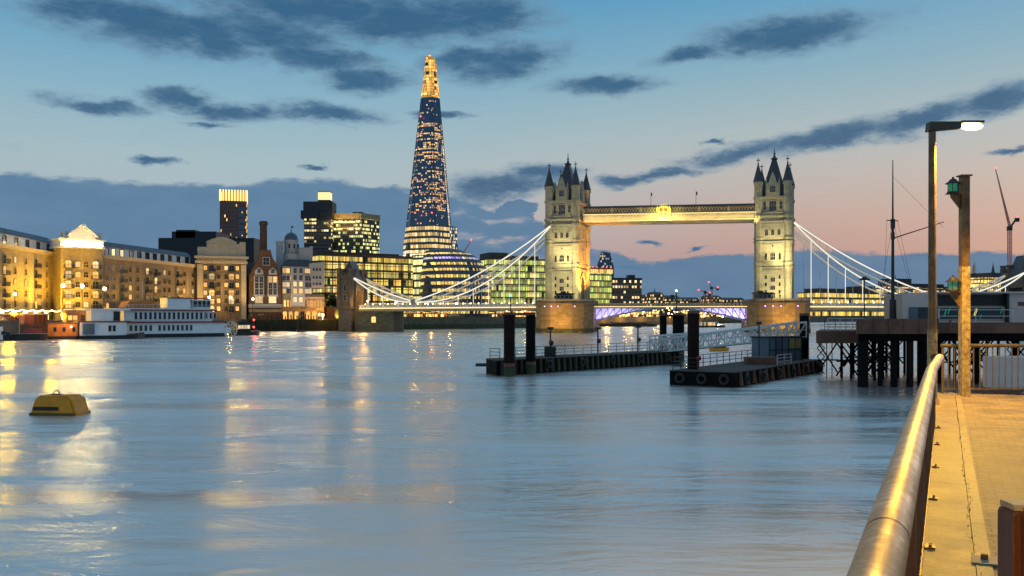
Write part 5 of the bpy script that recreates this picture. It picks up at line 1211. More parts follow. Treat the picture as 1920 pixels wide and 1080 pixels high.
# ================================================================== PONTOONS, PILES, GANGWAY
def rail_run(pts, h=1.05, step=1.6, mids=2, r=.03):
    g = MB()
    for p, q in zip(pts, pts[1:]):
        p, q = Vector(p), Vector(q); n = max(1, int((q-p).length/step))
        for k in range(n+1): a = p + (q-p)*k/n; g.tube(a, a+Vector((0,0,h)), r*1.2, 5)
        for m_ in range(mids+1): z = Vector((0,0,h*(m_+1)/(mids+1))); g.tube(p+z, q+z, r, 5)
    return g
def pontoon(label, pts, zd, ribs):
    t_ = thing('pontoon', label, 'pontoon', (0,0,0))
    g = MB(); g.prism(pts, -.6, zd); g.build('hull', M['pile'], t_)
    g = MB(); c = Vector((sum(p[0] for p in pts)/len(pts), sum(p[1] for p in pts)/len(pts)))
    g.prism([((p[0]-c.x)*1.004+c.x, (p[1]-c.y)*1.004+c.y) for p in pts], zd, zd+.07); g.build('deck', M['asphalt'], t_)
    p, q = Vector(pts[0]), Vector(pts[1]); n = Vector(((q-p).y, -(q-p).x)).normalized()
    for k in range(ribs):
        g = MB(); a = p + (q-p)*(k+.5)/ribs; u = (q-p).normalized()
        g.hexa([tuple(a+n*.02)+(.1,), tuple(a+u*.28+n*.02)+(.1,), tuple(a+u*.28+n*.30)+(.1,), tuple(a+n*.30)+(.1,)], [tuple(a+u*.1+n*.02)+(zd,), tuple(a+u*.34+n*.02)+(zd,), tuple(a+u*.34+n*.12)+(zd,), tuple(a+u*.1+n*.12)+(zd,)])
        g.build('fender_rib', M['rust'] if ribs < 30 else M['timber'], t_)
    return t_
PL = [(-1.5,88),(20.3,111.5),(17.6,114.2),(-2.6,92.4)]
t_ = pontoon('long narrow black landing pontoon with ribbed side, left of the bigger tall piles', PL, 1.4, 34)
rail_run([(-.7,92.6,1.47),(17.6,113.6,1.47)]).build('railing', M['darkmetal'], t_)
rail_run([(-2.2,91.5,1.47),(-1.2,90.2,1.47)]).build('railing', M['darkmetal'], t_)
g = MB(); g.box(-3.6,-1.5,90.6,92.4,.75,1.0); g.build('end_platform', M['black'], t_)
g = MB(); g.box(3.4,4.6,96.3,97.2,1.47,2.5); g.build('equipment_box', M['black'], t_)
g = MB()
for k in range(9): x = 3.2 + .3*k; g.tube((x,97.4,1.47),(x+.7*math.sin(k*.35),97.4,2.0+1.1*math.sin(math.pi*k/8)), .03, 4)
g.build('access_ladder', M['darkmetal'], t_)
for px, dd, ytop in ((1032,97,617),(1121,104,617),(1196,110,614)):
    zt = Z(ytop, dd); x = X(px, dd); g = MB(); g.tube((x,dd,1.4),(x,dd,zt), .09, 6); g.box(x-.35,x+.35,dd-.15,dd+.15,zt-.05,zt+.2); g.sphere((x+.1,dd-.2,2.9), .28, 8); g.build('lamp_post', M['darkmetal'], t_)
PR = [(17.9,73.6),(32.2,95.5),(27.6,98.6),(13.1,76.4)]
t_ = pontoon('wide black landing pontoon carrying the blue-grey shelter', PR, 1.15, 16)
rail_run([(13.4,76.6,1.22),(27.3,97.8,1.22)]).build('railing', M['darkmetal'], t_)
rail_run([(13.4,76.6,1.22),(15.2,75.4,1.22)]).build('railing', M['darkmetal'], t_)
rail_run([(24.4,84.6,1.22),(26.6,87.6,1.22)], .9).build('railing', M['steelwhite'], t_)
g = MB(); g.box(21.8,24.6,85.2,86.6,1.22,1.9); g.build('fender_stack', M['rust'], t_)
g = MB(); x = X(1423,90); g.tube((x,90,1.2),(x,90,5.0), .07, 6); g.box(x-.25,x+.25,89.9,90.1,4.9,5.15); g.build('lamp_post', M['darkmetal'], t_)
g = MB(); g.tube((15.6,77,1.2),(15.6,77,2.1), .09, 6); g.sphere((15.6,76.8,2.2), .24, 8); g.build('lifebuoy_post', M['redpaint'], t_)
dd = 91.5
t_ = thing('ticket_shelter', 'blue-grey panelled shelter box standing on the wide pontoon', 'shelter', (X(1442,dd), dd, 1.22), R(35))
wS = 5.0
g = MB(); g.box(0, wS, 0, 2.2, 0, 2.3); g.build('panel_wall', M['dullteal'], t_)
g = MB(); g.box(-.1, wS+.1, -.1, 2.3, 2.3, 2.45); g.build('roof', M['darkmetal'], t_)
g = MB()
for k in range(6): x = wS*k/5; g.box(x-.05, x+.05, -.06, -.005, 0, 2.3)
g.box(0, wS, -.05, -.006, 1.05, 1.15); g.build('frame', M['darkmetal'], t_)
g = MB(); g.box(wS*.62, wS*.98, -.04, -.008, 1.25, 2.2); g.build('yellow_panel', mat('olive_panel', (.30,.24,.07), .5), t_)
g = MB(); g.box(wS*.22, wS*.38, -.04, -.008, .1, 2.1); g.build('door', M['zinc'], t_)
def pile(label, px, d, w, ytop, m, group=None):
    t_ = thing('mooring_pile', label, 'pile', (X(px,d), d, 0), 0, group); zt = Z(ytop, d); r = w/F*d/2
    g = MB(); g.frus((0,0), r, r, -3, zt, 16, 0); g.build('shaft', m, t_, smooth=True)
    g = MB(); g.frus((0,0), r+.02, r+.02, .9, 1.25, 16, 0); g.build('steel_collar', M['rust'], t_); g = MB(); g.frus((0,0), r+.025, r+.025, zt-.22, zt+.03, 16, 0); g.build('pile_cap', M['rust'], t_); g = MB(); g.frus((0,0), r+.012, r+.012, -2.9, .85, 16, 0); g.build('weed_band', M['weed'], t_)
pile('thick black pile at the left tip of the narrow pontoon, left of its twin', 955, 87.4, 21, 586, M['pilered'], None)
pile('black pile on the narrow pontoon, right of the leftmost one', 995, 90.3, 18, 586, M['pile'])
pile('black far pile, left of the closely set pair behind the gangway', 1243.5, 117, 13, 589, M['pile'])
pile('black far pile with signal mast, right of the closely set pair behind the gangway', 1272, 116, 22, 588, M['pile'])
pile('tall reddish-black pile at the near corner of the wide pontoon', 1300, 77.5, 22, 583, M['pilered'])
pile('black pile standing at the jetty end of the white gangway', 1508, 97, 17, 588, M['pile'])
g = MB(); a = (X(955,87.4),87.4,5.9); b = (X(995,90.3),90.3,5.9); g.bar(a, b, .3, .25); tag(g.build('cross_beam', M['rust']), 'rusty beam joining the tops of the two piles on the narrow pontoon', 'beam')
g = MB(); g.bar((X(1243.5,117),117,5.8),(X(1272,116),116,5.8), .3, .25); tag(g.build('cross_beam', M['pile']), 'black beam joining the tops of the far pair of piles', 'beam')
x = X(1268,116); t_ = thing('signal_mast', 'slim mast with pale lamp on top of the far paired piles', 'mast', (x,116,5.8)); g = MB(); g.tube((0,0,0),(0,0,3.0), .08, 6); g.box(-.7,-.3,-.05,.05,2.1,2.6); g.build('pole', M['darkmetal'], t_); g = MB(); g.sphere((0,0,3.1), .14, 8); g.build('lamp', M['globew'], t_)
x = X(957,89); t_ = thing('signal_mast', 'slim mast with green lamp above the leftmost pile pair', 'mast', (x,89.2,1.4)); g = MB(); g.tube((0,0,0),(0,0,6.2), .05, 6); g.build('pole', M['darkmetal'], t_); g = MB(); g.sphere((0,0,6.3), .11, 8); g.build('lamp', M['greenb'], t_)
# tyre fenders hung on the pontoon sides
def tyre_mesh():
    g = MB(); n, q = 14, 6
    for k in range(n):
        a, b = 2*math.pi*k/n, 2*math.pi*(k+1)/n
        g.tube((.34*math.cos(a),0,.34*math.sin(a)),(.34*math.cos(b),0,.34*math.sin(b)), .13, 7)
    return g.mesh('tyre', M['black'], smooth=True)
ty = tyre_mesh()
for par, pts, zd, n in ((bpy.data.objects['pontoon'], PL, 1.4, 6), (bpy.data.objects['pontoon.001'], PR, 1.15, 6)):
    p, q = Vector(pts[0]), Vector(pts[1]); nn = Vector(((q-p).y, -(q-p).x)).normalized()
    for k in range(n): c = p + (q-p)*(k+.4)/n + nn*.34; put('tyre', ty, par, (c.x, c.y, zd-.55), math.atan2((q-p).y, (q-p).x))
p, q = Vector(PR[3]), Vector(PR[0]); nn = Vector(((q-p).y, -(q-p).x)).normalized()
for k in range(3): c = p + (q-p)*(k+.5)/3 + nn*.14; put('tyre', ty, bpy.data.objects['pontoon.001'], (c.x, c.y, .6), math.atan2((q-p).y, (q-p).x))
# gangway
def truss(label, A, B, hgt, wid, n):
    t_ = thing('gangway', label, 'gangway', (0,0,0)); A, B = Vector(A), Vector(B); u = (B-A); s_ = Vector((u.y,-u.x,0)).normalized()*wid/2; up = Vector((0,0,hgt))
    for sg in (-1, 1):
        g = MB(); a, b = A+s_*sg, B+s_*sg
        g.bar(a, b, .16, .18); g.bar(a+up, b+up, .16, .18)
        for k in range(n+1): p = a+(b-a)*k/n; g.bar(p, p+up, .10, .10)
        for k in range(n):
            p, q = a+(b-a)*k/n, a+(b-a)*(k+1)/n
            g.bar(p if k % 2 else p+up, q+up if k % 2 else q, .10, .10); g.bar(p+up*.5, q+up*.5, .05, .05)
        g.build('side_truss', M['steelwhite'], t_)
    g = MB(); g.bar(A-Vector((0,0,.02)), B-Vector((0,0,.02)), wid-.2, .1); g.build('walkway_deck', M['asphalt'], t_)
    return t_
truss('long white lattice gangway sloping up from the narrow pontoon to the jetty', (X(1228,113),113,1.2), (X(1502,95),95,3.55), 1.55, 1.7, 18)
truss('short white lattice gangway behind the long one, flat over the pontoon', (X(1226,116),116,1.5), (X(1300,108),108,2.0), 1.7, 1.4, 6)

# ================================================================== JETTY AND ITS BUILDING
jt = thing('jetty', 'brown steel jetty deck on a thicket of black piles, at the right of the water', 'jetty', (0,0,0))
JD = 73
g = MB(); g.prism([(X(1531,82),82),(X(1625,82),82),(X(1625,96),96),(X(1538,96),96)], 3.45, 4.35); g.box(X(1531,82)-.05, X(1625,82), 81.8, 82.0, 3.3, 4.4); g.build('lower_deck', M['rust'], jt)
g = MB(); g.prism([(X(1609,JD),JD+.2),(X(1980,JD),JD+.2),(X(1980,100),100),(X(1612,100),100)], 4.35, 5.2); g.box(X(1609,JD)-.1, X(1760,JD), JD-.05, JD+.2, 4.3, 5.5)
for k in range(7): x = X(1609,JD)+.6*k*2; g.box(x, x+.14, JD-.14, JD-.05, 4.35, 5.45)
g.build('upper_deck', M['rust'], jt)
g = MB(); g.prism([(X(1618,JD),JD+1),(X(1980,JD),JD+1),(X(1980,99),99),(X(1622,99),99)], 3.7, 4.3); g.build('deck_beam', M['pile'], jt)
rnd = random.Random(5); cnt = 0
for px, dd in [(1618,74),(1650,75),(1676,74),(1706,74),(1732,75),(1560,86),(1578,85),(1596,84.5),(1610,88),(1600,92),(1625,80),(1640,82),(1655,84),(1672,81),(1684,86),(1702,83),(1722,85),(1740,80),(1762,78),(1790,80),(1830,78),(1872,80),(1905,78),(1636,92),(1662,94),(1696,93),(1730,95),(1780,92),(1850,94),(1550,83)]:
    r = .13 if dd > 79 else rnd.choice((.2,.28,.42,.5)); g = MB(); x = X(px,dd); g.frus((x,dd), r*(.35 if px in (1550,1560) else 1), r*(.35 if px in (1550,1560) else 1), -3, 3.5 if px < 1612 else 3.72, 10, 0)
    g.build('jetty_pile', M['pilered'] if rnd.random() < .3 else M['pile'], jt); cnt += 1
for k in range(26):
    g = MB(); x = X(1548,84) + k*.9; y = 83 + rnd.uniform(-1,11); z = rnd.uniform(.2,1.2)
    g.bar((x,y,z),(x+2.0,y,3.4), .09, .12); g.bar((x+2.0,y+.1,z),(x,y+.1,3.4), .09, .12); g.bar((x,y,1.6),(x+2,y,1.6), .09, .12)
    if k % 3 == 0:
        for q in range(4): g.bar((x,y,.3+.8*q),(x+.7,y,1.1+.8*q), .06, .08); g.bar((x+.7,y,.3+.8*q),(x,y,1.1+.8*q), .06, .08)
    g.build('cross_bracing', M['pile'], jt)
rail_run([(X(1540,84),82.3,4.4),(X(1608,84),82.3,4.4)], 1.1, 1.0, 3, .028).build('railing', M['steelwhite'], jt)
rail_run([(X(1546,90),90,4.4),(X(1606,90),90,4.4)], 1.1, .8, 3, .028).build('railing', M['darkmetal'], jt)
rail_run([(X(1760,JD),JD+.05,5.21),(X(1900,JD),JD+.05,5.21)], 1.0, 2.4, 1, .025).build('railing', M['steelwhite'], jt)
# masthead and gaff of the jetty flag mast
dd = 77; t_ = thing('flag_mast', 'tall thin ship-style mast with slanting gaff and stays, standing on the jetty', 'mast', (X(1674,dd), dd, 5.2))
h = Z(300,dd) - 5.2
g = MB(); g.tube((0,0,0),(0,0,1.9), .30, 10, .26); g.tube((0,0,1.9),(0,0,h*.6), .15, 8, .11); g.tube((0,0,h*.58),(0,0,h), .09, 8, .035); g.build('pole', M['darkmetal'], t_)
zj = Z(447,dd)-5.2; g = MB(); g.tube((0,0,zj),(X(1770,dd)-X(1674,dd),0,Z(416,dd)-5.2), .055, 6, .035); g.build('gaff', M['darkmetal'], t_)
g = MB(); z = Z(413,dd)-5.2; g.tube((-.55,0,z),(.45,0,z-.05), .04, 5); g.box(-.15,.15,-.12,.12,z-.7,z+.1); g.box(-.12,.12,-.12,.12,zj-.1,zj+.5); g.build('crosstree', M['darkmetal'], t_)
g = MB()
for ex, ez, sx in ((-1.4,.1,-.5),(2.2,.1,.4),(4.2,zj+.95,0)): g.tube((sx*0,0,z if sx else h*.9),(ex,0,ez), .012, 4)
g.tube((-.5,0,z),(-.8,0,.2), .012, 4); g.tube((.4,0,z),(2.4,.5,.2), .012, 4); g.build('stay', M['darkmetal'], t_)
t_ = thing('jetty_lamp', 'thin dark double-headed lamp standing on the lower jetty deck', 'lamp', (X(1621,83),83,4.4)); g = MB(); g.tube((0,0,0),(0,0,4.6), .05, 6); g.box(-.45,.45,-.12,.12,4.55,4.7); g.frus((0,0), .32, .1, 4.7, 4.9, 8); g.build('post', M['darkmetal'], t_)
# pier building
BD = 76
b_ = thing('pier_building', 'low modern off-white pier building with dark windows standing on the jetty', 'building', (X(1692,BD), BD, 5.21))
bx = lambda px: X(px,BD) - X(1692,BD); bz = lambda py: Z(py,BD) - 5.21
g = MB(); g.prism([(0,0),(bx(1749),0),(bx(1749)+2,9),(4.2,9)], 0, bz(550)); g.build('left_wing', M['pinkwhite'], b_)
g = MB(); g.box(bx(1704), bx(1748), -.05, -.012, .1, bz(576)); g.build('glazed_screen', M['glass'], b_)
g = MB(); g.box(bx(1704), bx(1720), -.09, -.06, .12, bz(577)); g.build('pale_blind', M['dullteal'], b_)
g = MB(); g.box(bx(1749)+.01, bx(1886), .3, 10, 0, bz(550.5)); g.build('main_wall', M['beige'], b_)
g = MB(); g.box(bx(1749), bx(1984), -.5, 10.5, bz(550), bz(547)); g.build('roof_edge', M['pinkwhite'], b_)
for a, c in ((1762, 1800), (1818, 1884)):
    g = MB(); g.box(bx(a), bx(c), .22, .295, bz(573), bz(553)); g.build('clerestory', M['black'], b_)
    g = MB(); g.box(bx(a), bx(c)-.1, .20, .295, bz(598.5), bz(577)); wn = g.build('window', M['glass'], b_)
    g = MB()
    for (p, q, r_, s_) in ((a,c,576,577.5),(a,c,598,600)): g.box(bx(p), bx(q), .1, .29, bz(s_), bz(r_))
    for p in (a, c): g.box(bx(p)-.06, bx(p)+.06, .08, .29, bz(600), bz(575))
    g.build('window_frame', M['beige'], b_)
for px, py, s_ in ((1772,588,.16),(1779,584,.13),(1829,587,.2),(1878,584,.12),(1838,597,.1)):
    g = MB(); g.tube((bx(px),.15,bz(py)-.2),(bx(px)+.18,.15,bz(py)+.35), s_*.4, 6); g.build('interior_lamp', M['greenl'] if px != 1829 else emit('yellow_bulb', (.8,.75,.2), .8), b_)
g = MB(); g.box(bx(1749), bx(1886), .05, .29, -.35, bz(601)); g.build('spandrel', M['pinkwhite'], b_)
g = MB(); g.box(bx(1885), bx(1889), -.3, .28, -.4, bz(550)); g.build('steel_column', M['darkmetal'], b_)
g = MB(); g.box(bx(1889)+.01, bx(1990), -.15, 10, -.35, bz(550)); g.box(bx(1889)+.02, bx(1990), -.19, -.151, bz(579), bz(578)); g.build('right_wing', M['pinkwhite'], b_)
g = MB(); g.box(bx(1907), bx(1940), -.22, -.16, bz(573), bz(566)); g.build('louvre', M['rust'], b_)
g = MB(); g.box(bx(1749), bx(1990), -.35, 9, -.75, -.4); g.build('floor_beam', M['rust'], b_)
# pale hull of the boat seen through the fence
t_ = thing('moored_hull', 'pale pinkish boat hull glimpsed through the end fence below the pier building', 'boat', (X(1872,62), 62, 0)); hull(9, 3.2, 2.9, .15, .05, .2).build('hull', M['pinkwhite'], t_, (0,1.6,0)); g = MB(); g.box(-.05, 8.5, -.1, 3.3, -.3, .8); g.build('rust_band', M['rust'], t_)

# ================================================================== FOREGROUND FURNITURE
def metal_rail():
    m, N, b = newmat('galvanised_tube')
    co = N.node('ShaderNodeTexCoord').outputs['Object']
    f, _ = N.noise(co, 3.0, 6, .65); s, _ = N.noise(N.mapping(co, scl=(30, 3, 30)), 1.0, 5, .7); q, _ = N.noise(co, 26, 5, .7)
    k = N.smooth(N.math('ADD', N.math('MULTIPLY', f, .6), N.math('MULTIPLY', q, .4)), .4, .66)
    N.put(b.inputs['Base Color'], N.mix(k, (.33,.25,.15,1), (.58,.47,.33,1)))
    b.inputs['Metallic'].default_value = .75
    N.put(b.inputs['Roughness'], N.math('ADD', .24, N.math('ADD', N.math('MULTIPLY', s, .2), N.math('MULTIPLY', N.math('SUBTRACT', 1, k), .2))))
    N.put(b.inputs['Normal'], N.node('ShaderNodeBump', ins={'Strength': .35, 'Distance': .004, 'Height': N.math('ADD', q, s)}).outputs[0])
    return m
M['tube'] = metal_rail()
M['bars'] = mat('rusty_painted_bar', (.085,.042,.028), .5, .2, var=.55, scale=7, bump=.001)
hr = thing('quay_railing', 'stout weathered metal tube handrail on dark posts running along the promenade edge', 'railing', PO, -PA)
RH = 1.10; r_ = .066
end = 16.4
cuts = [-3.0, -.2, 3.05, 7.9, 12.6, end]
for a, b in zip(cuts, cuts[1:]):
    g = MB(); n = 24
    ca = [(math.cos(2*math.pi*k/n)*r_, math.sin(2*math.pi*k/n)*r_) for k in range(n)]
    bend = lambda s: -.0 if s < 13 else .02*(s-13)
    i0 = 0
    g.hexa([(x + bend(a), a + .004, RH + z) for x, z in ca], [(x + bend(b), b - .004, RH + z) for x, z in ca])
    g.build('handrail_tube', M['tube'], hr, smooth=True)
for c in cuts[1:]:
    g = MB(); n = 24; k_ = r_ + (.003 if c < end else .001); g.hexa([(k_*math.cos(2*math.pi*k/n)*.965 , c - .012, RH + k_*.965*math.sin(2*math.pi*k/n)) for k in range(n)], [(k_*.965*math.cos(2*math.pi*k/n), c + .012, RH + k_*.965*math.sin(2*math.pi*k/n)) for k in range(n)])
    g.build('joint_sleeve', M['black'], hr, smooth=True)
s = -2.6
while s < end:
    g = MB(); g.box(-.011, .011, s-.05, s+.05, .012, RH-.05); g.build('post', M['bars'], hr)
    g = MB(); g.box(-.06, .09, s-.06, s+.06, .0101, .026); g.frus((.055, s-.03), .013, .013, .026, .045, 6); g.frus((.055, s+.03), .013, .013, .026, .045, 6); g.build('foot_plate', M['bars'], hr)
    s += 2.07
g = MB(); g.box(-.02, .02, -2.6, end-.1, .10, .13); g.box(-.018, .018, -2.6, end-.1, RH-.16, RH-.12); g.build('bottom_rail', M['bars'], hr)
gm = MB(); gm.tube((0,0,.13),(0,0,RH-.16), .0115, 8); me = gm.mesh('baluster', M['bars'])
k = -2.4
while k < end - .2:
    if abs((k + 2.6) % 2.07) > .12 and k > -.5: put('baluster', me, hr, (0, k, 0))
    k += .2
# fence across the end
def fence_mat(): return mat('yellowish_galvanised', (.17,.13,.07), .42, .55, var=.4, scale=5, bump=.0008)  # galvanised metal in a yellowish base tone
M['fence'] = fence_mat()
fd = 21.0; x0 = X(1766, fd)
fe = thing('end_fence', 'galvanised bar fence closing the far end of the promenade', 'fence', (x0, fd, PZ))
Lf = 7.6
g = MB(); g.tube((-.02,0,1.10),(Lf,0,1.10), .042, 12); g.build('top_rail', M['fence'], fe, smooth=True)
g = MB(); g.box(0, Lf, -.02, .02, .09, .13); g.build('bottom_rail', M['fence'], fe)
gm = MB(); gm.tube((0,0,.13),(0,0,1.07), .015, 8); me = gm.mesh('bar', M['fence'])
gp = MB(); gp.tube((0,0,.0),(0,0,1.10), .03, 10); gp.box(-.08,.08,-.06,.06,.0,.015); mp = gp.mesh('post', M['fence'])
for k in range(52):
    if k % 13: put('bar', me, fe, (.145*k, 0, 0))
for k in (0, 13, 26, 39, 51): put('post', mp, fe, (.145*k + .02, 0, .004))
# street lamp
ld = 18.4
lx_ = X(1748, ld)
sl = thing('street_lamp', 'tall slim street lamp with flat head and blazing lamp beside the lantern post', 'street lamp', (lx_, ld, PZ))
zt = Z(247, ld) - PZ
M['post'] = mat('peeling_bronze_paint', (.16,.105,.05), .45, .35, var=.5, scale=4, bump=.004, c2=(.06,.035,.018))
M['peel_lamplit'] = mat('peeling_paint_lamplit', (.40,.31,.14), .5, .25, var=.55, scale=9, bump=.006, c2=(.10,.06,.03))
g = MB(); g.tube((0,0,0),(0,0,zt), .082, 16, .070); g.build('post', M['post'], sl, smooth=True)
g = MB(); g.tube((0,0,0),(0,0,1.5), .094, 16); g.frus((0,0), .15, .12, 0, .12, 12); g.build('base_sleeve', M['peel_lamplit'], sl, smooth=True)
hx0, hx1 = X(1738,ld)-lx_, X(1800,ld)-lx_; hz = zt
g = MB(); g.hexa([(hx0,-.11,hz-.0),(hx1,-.09,hz+.06),(hx1,.09,hz+.06),(hx0,.11,hz)], [(hx0+.02,-.10,hz+.19),(hx1,-.07,hz+.20),(hx1,.07,hz+.20),(hx0+.02,.10,hz+.19)]); g.build('lamp_head', mat('lamp_head_paint', (.05,.045,.035), .5, .2), sl, bevel=.02)
gx = (X(1822,ld)-lx_)
g = MB(); g.box(hx1+.005, X(1842,ld)-lx_, -.09, .09, hz+.17, hz+.21); g.build('head_cover', M['black'], sl)
M['blaze'] = emit('street_lamp_lens', (1,.72,.32), 8)
g = MB(); rr = (X(1843,ld)-lx_-hx1)/2; cxl = hx1 + rr; n = 20
g.lathe([(math.sin(math.pi*k/10), -math.cos(math.pi*k/10)) for k in range(11)], (0,0), 16); g.v = [(cxl + x*rr, y*.10, hz+.11+z*.085) for x, y, z in g.v]; g.build('lens', M['blaze'], sl, smooth=True)
lamp('street_light', 'SPOT', (gx, -.02, hz - .06), 4300, (1,.54,.06), sl, .10, None, angle=150, blend=.55).rotation_euler = (R(-24), 0, 0)
# lantern post
nd = 20.4; nx = X(1808, nd)
lp = thing('lantern_post', 'square flat-topped peeling post carrying two green glass lanterns on brackets', 'post', (nx, nd, PZ))
zt = Z(331, nd) - PZ
g = MB(); g.box(-.088, .088, -.088, .088, 0, zt); g.build('post', M['post'], lp, bevel=.012)
zp = Z(500, nd) - PZ
g = MB(); g.box(-.094, .094, -.094, .094, 0, zp); g.build('lamplit_peel_sleeve', M['peel_lamplit'], lp, bevel=.012)  # peeling paint, paler below the lamp's cutoff: its light is in the colour
g = MB(); g.box(-.125, .125, -.125, .125, zt, zt+.03); g.build('cap', M['post'], lp)
def lantern(px, py, side):
    z0 = Z(py, nd) - PZ; x = X(px, nd) - nx
    g = MB(); g.hexa([(x-.16,-.05,z0-.02),(side*.09,-.05,z0-.02),(side*.09,.05,z0-.02),(x-.16,.05,z0-.02)][::1], [(x-.16,-.05,z0),(side*.09,-.05,z0),(side*.09,.05,z0),(x-.16,.05,z0)])
    g.hexa([(x-.06,-.012,z0-.021),(-.09,-.012,z0-.021),(-.09,-.012,z0-.36),(-.09,-.012,z0-.36)][:0] or [(x-.06,-.012,z0-.08),(-.09,-.012,z0-.36),(-.09,.012,z0-.36),(x-.06,.012,z0-.08)], [(x-.06,-.012,z0-.021),(-.09,-.012,z0-.021),(-.09,.012,z0-.021),(x-.06,.012,z0-.021)])
    br = g.build('bracket', M['post'], lp)
    g = MB(); g.frus((x,0), .13, .13, z0, z0+.04, 12); 
    for k in range(6): a = math.pi*k/3; g.tube((x+.115*math.cos(a),.115*math.sin(a),z0+.04),(x+.115*math.cos(a),.115*math.sin(a),z0+.22), .009, 5)
    g.frus((x,0), .17, .10, z0+.22, z0+.27, 12); g.frus((x,0), .10, .06, z0+.27, z0+.32, 12); g.frus((x,0), .03, .02, z0+.32, z0+.37, 8); ln_ = g.build('lantern_frame', M['black'], lp)
    g = MB(); g.frus((x,0), .098, .098, z0+.04, z0+.22, 12); g.build('green_glass', M['greenl'], ln_)
lantern(1787, 363, -1); lantern(1787, 547, -1)
# bollard at the corner
bo = pl(.62, 4.42)
dB = 4.45; bxx = X(1905, dB)
t_ = thing('timber_bollard', 'dark brown rounded wooden bollard with pale worn top edges in the near corner', 'bollard', (bxx, dB, PZ), R(-4))
M['oldwood'] = mat('dark_varnished_timber', (.12,.045,.02), .35, var=.6, scale=5, bump=.001, stretch=(1,1,.3))
M['worn'] = mat('worn_pale_edge', (.34,.28,.2), .7, var=.35, scale=14, bump=.0006)
def rslab(x0, x1, y0, y1, z0, z1, r, name, m):
    g = MB(); n = 6; pts = [(x0,z0),(x1,z0)] + [(x1-r+r*math.cos(math.pi/2*k/n), z1-r+r*math.sin(math.pi/2*k/n)) for k in range(n+1)] + [(x0+r-r*math.sin(math.pi/2*k/n), z1-r+r*math.cos(math.pi/2*k/n)) for k in range(n+1)]
    g.xz(pts, y0, y1); return g.build(name, m, t_, bevel=.008)
zb = Z(962, dB-.12) - PZ; zb2 = Z(941, dB+.12) - PZ
rslab(.035, .46, -.13, .03, 0, zb-.03, .03, 'front_block', M['oldwood'])
rslab(.0, .43, .034, .20, 0, zb2-.03, .03, 'rear_block', M['oldwood'])
g = MB(); g.box(.045, .45, -.125, .025, zb-.03, zb); g.box(.01, .42, .04, .195, zb2-.03, zb2); g.build('worn_top', M['worn'], t_, bevel=.006)
g = MB(); g.frus((.36,.12), .014, .014, zb2, zb2+.008, 8); g.frus((.36,-.05), .014, .014, zb, zb+.008, 8); g.build('bolt', M['bars'], t_)
p = Vector((X(1846, 6.6), 6.6)); t_ = thing('anchor_plate', 'pale square bolted base plate set on the kerb beside the wooden bollard', 'plate', (p.x, p.y, PZ+.012), -PA)
g = MB(); g.box(-.085,.085,-.12,.12,0,.012); g.build('plate', M['worn'], t_); g = MB(); g.frus((0,.01), .03, .026, .012, .05, 6); g.build('bolt', M['rust'], t_)

# next lamp of the same row, a few steps behind the camera: it lights the near railing and bollard
p = pl(1.6, -6.5); s2 = copy_tree(sl); s2.location = (p[0], p[1], PZ); s2.rotation_euler = (0, 0, R(180)); s2['label'] = 'street lamp of the same slim kind standing behind the viewer on the promenade'
for o in s2.children:
    if o.type == 'LIGHT': o.data = o.data.copy(); o.data.energy = 4200; o.rotation_euler = (R(-24), 0, 0)
# small lamps of the waterfront seen under the bascules
rnd = random.Random(21)
for k in range(90):
    px = rnd.uniform(1122, 1388); dd = rnd.uniform(520, 560) + (px-1122)*.72 + 8; h = rnd.uniform(.4, 5.5)
    g_ = thing('waterfront_lamp', 'small amber lamp in the cluster of waterfront lights under the bascules', 'lamp', (X(px,dd), dd, 4.6), 0, 'waterfront lights under the bascules')
    gm = MB(); gm.tube((0,0,0),(0,0,h), .06, 4); gm.build('post', M['darkmetal'], g_)
    gm = MB(); gm.sphere((0,0,h), rnd.uniform(.35,.8), 6); gm.build('globe', M['amberglobe'] if k % 4 else M['globew'], g_)

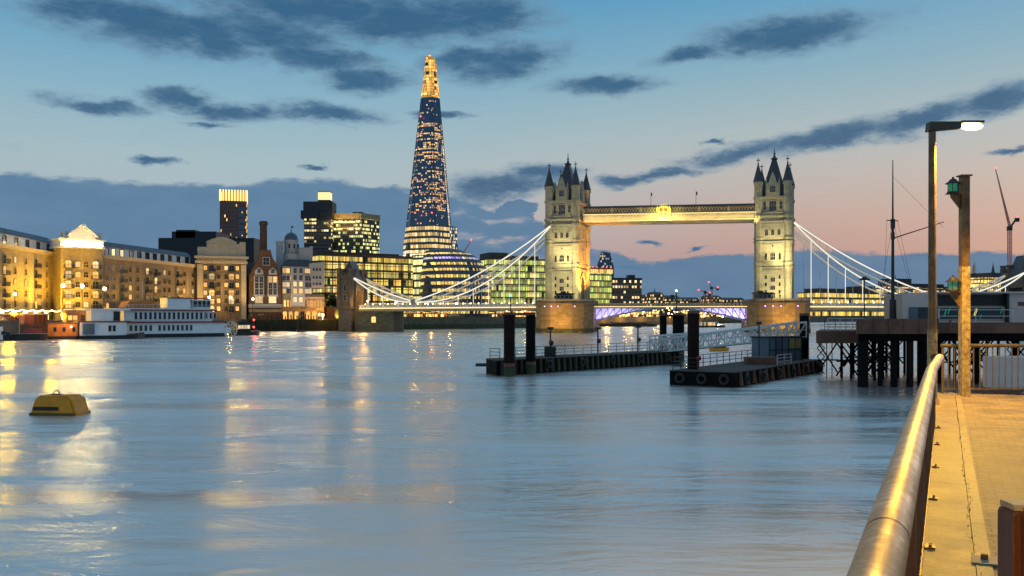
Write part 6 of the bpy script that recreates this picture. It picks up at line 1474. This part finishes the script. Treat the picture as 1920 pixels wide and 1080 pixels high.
for px, dd in ((1136,520),(1180,545),(1225,580),(1290,640),(1345,690)):  # added lights that give the far quay wall its amber glow
    g_ = thing('added_quay_light', 'added amber light over the far quay wall under the bascules', 'lamp', (X(px,dd), dd, 9.5), 0, 'added amber lights over the far quay wall')
    gm = MB(); gm.tube((0,0,-5),(0,0,0), .12, 6); gm.build('post', M['darkmetal'], g_); gm = MB(); gm.sphere((0,0,.4), .45, 8); gm.build('globe', M['globe'], g_)
    lamp('globe_light', 'POINT', (0,-4,-1), 9000, (1,.48,.1), g_, .5)

# added lights on quayside poles, facing the river to lay streaks on the water
for px, dd, h, pw, colr, lb in ((118,262,10.5,22000,(1,.74,.34),'on the dark pole below the left side of the pedimented bay'),(154,268,10.5,26000,(1,.74,.34),'on the dark pole below the middle of the pedimented bay'),(196,276,10,15000,(1,.72,.32),'by the right corner of the pedimented bay'),(28,238,7.5,3600,(1,.74,.3),'by the leftmost warehouse shopfronts'),
    (392,336,8.0,7500,(1,.52,.18),'below the left half of the curved-parapet pavilion'),(432,338,8.0,8000,(1,.55,.2),'below the right half of the curved-parapet pavilion'),(474,343,7.5,5200,(1,.42,.14),'beside the red-lit tug'),
    (688,396,7.5,6500,(1,.58,.26),'right of the bridge abutment'),(742,424,7.5,7000,(1,.56,.26),'on the quay below the short arm of the chain'),(802,444,7.5,8000,(1,.54,.24),'on the quay below the left edge of the round hall'),(856,456,7.5,8000,(1,.60,.30),'on the quay below the right half of the round hall')):
    z0 = 4.6 if dd > 390 or px > 300 else 4.0
    t_ = thing('added_quay_light', 'added river-facing light for water streaks ' + lb, 'lamp', (X(px,dd), dd, z0), 0, 'added river-facing lights for water streaks')
    gm = MB(); gm.tube((0,0,0),(0,0,h-.4), .12, 6); gm.build('pole', M['darkmetal'], t_); gm = MB(); gm.box(-.5,.5,.02,.3,h-.5,h+.5); gm.build('lamp_head', M['darkmetal'], t_)
    lamp('streak_light', 'AREA', (0,-.02,h), pw, colr, t_, size=(.6,.6)).rotation_euler = (R(84), 0, 0)
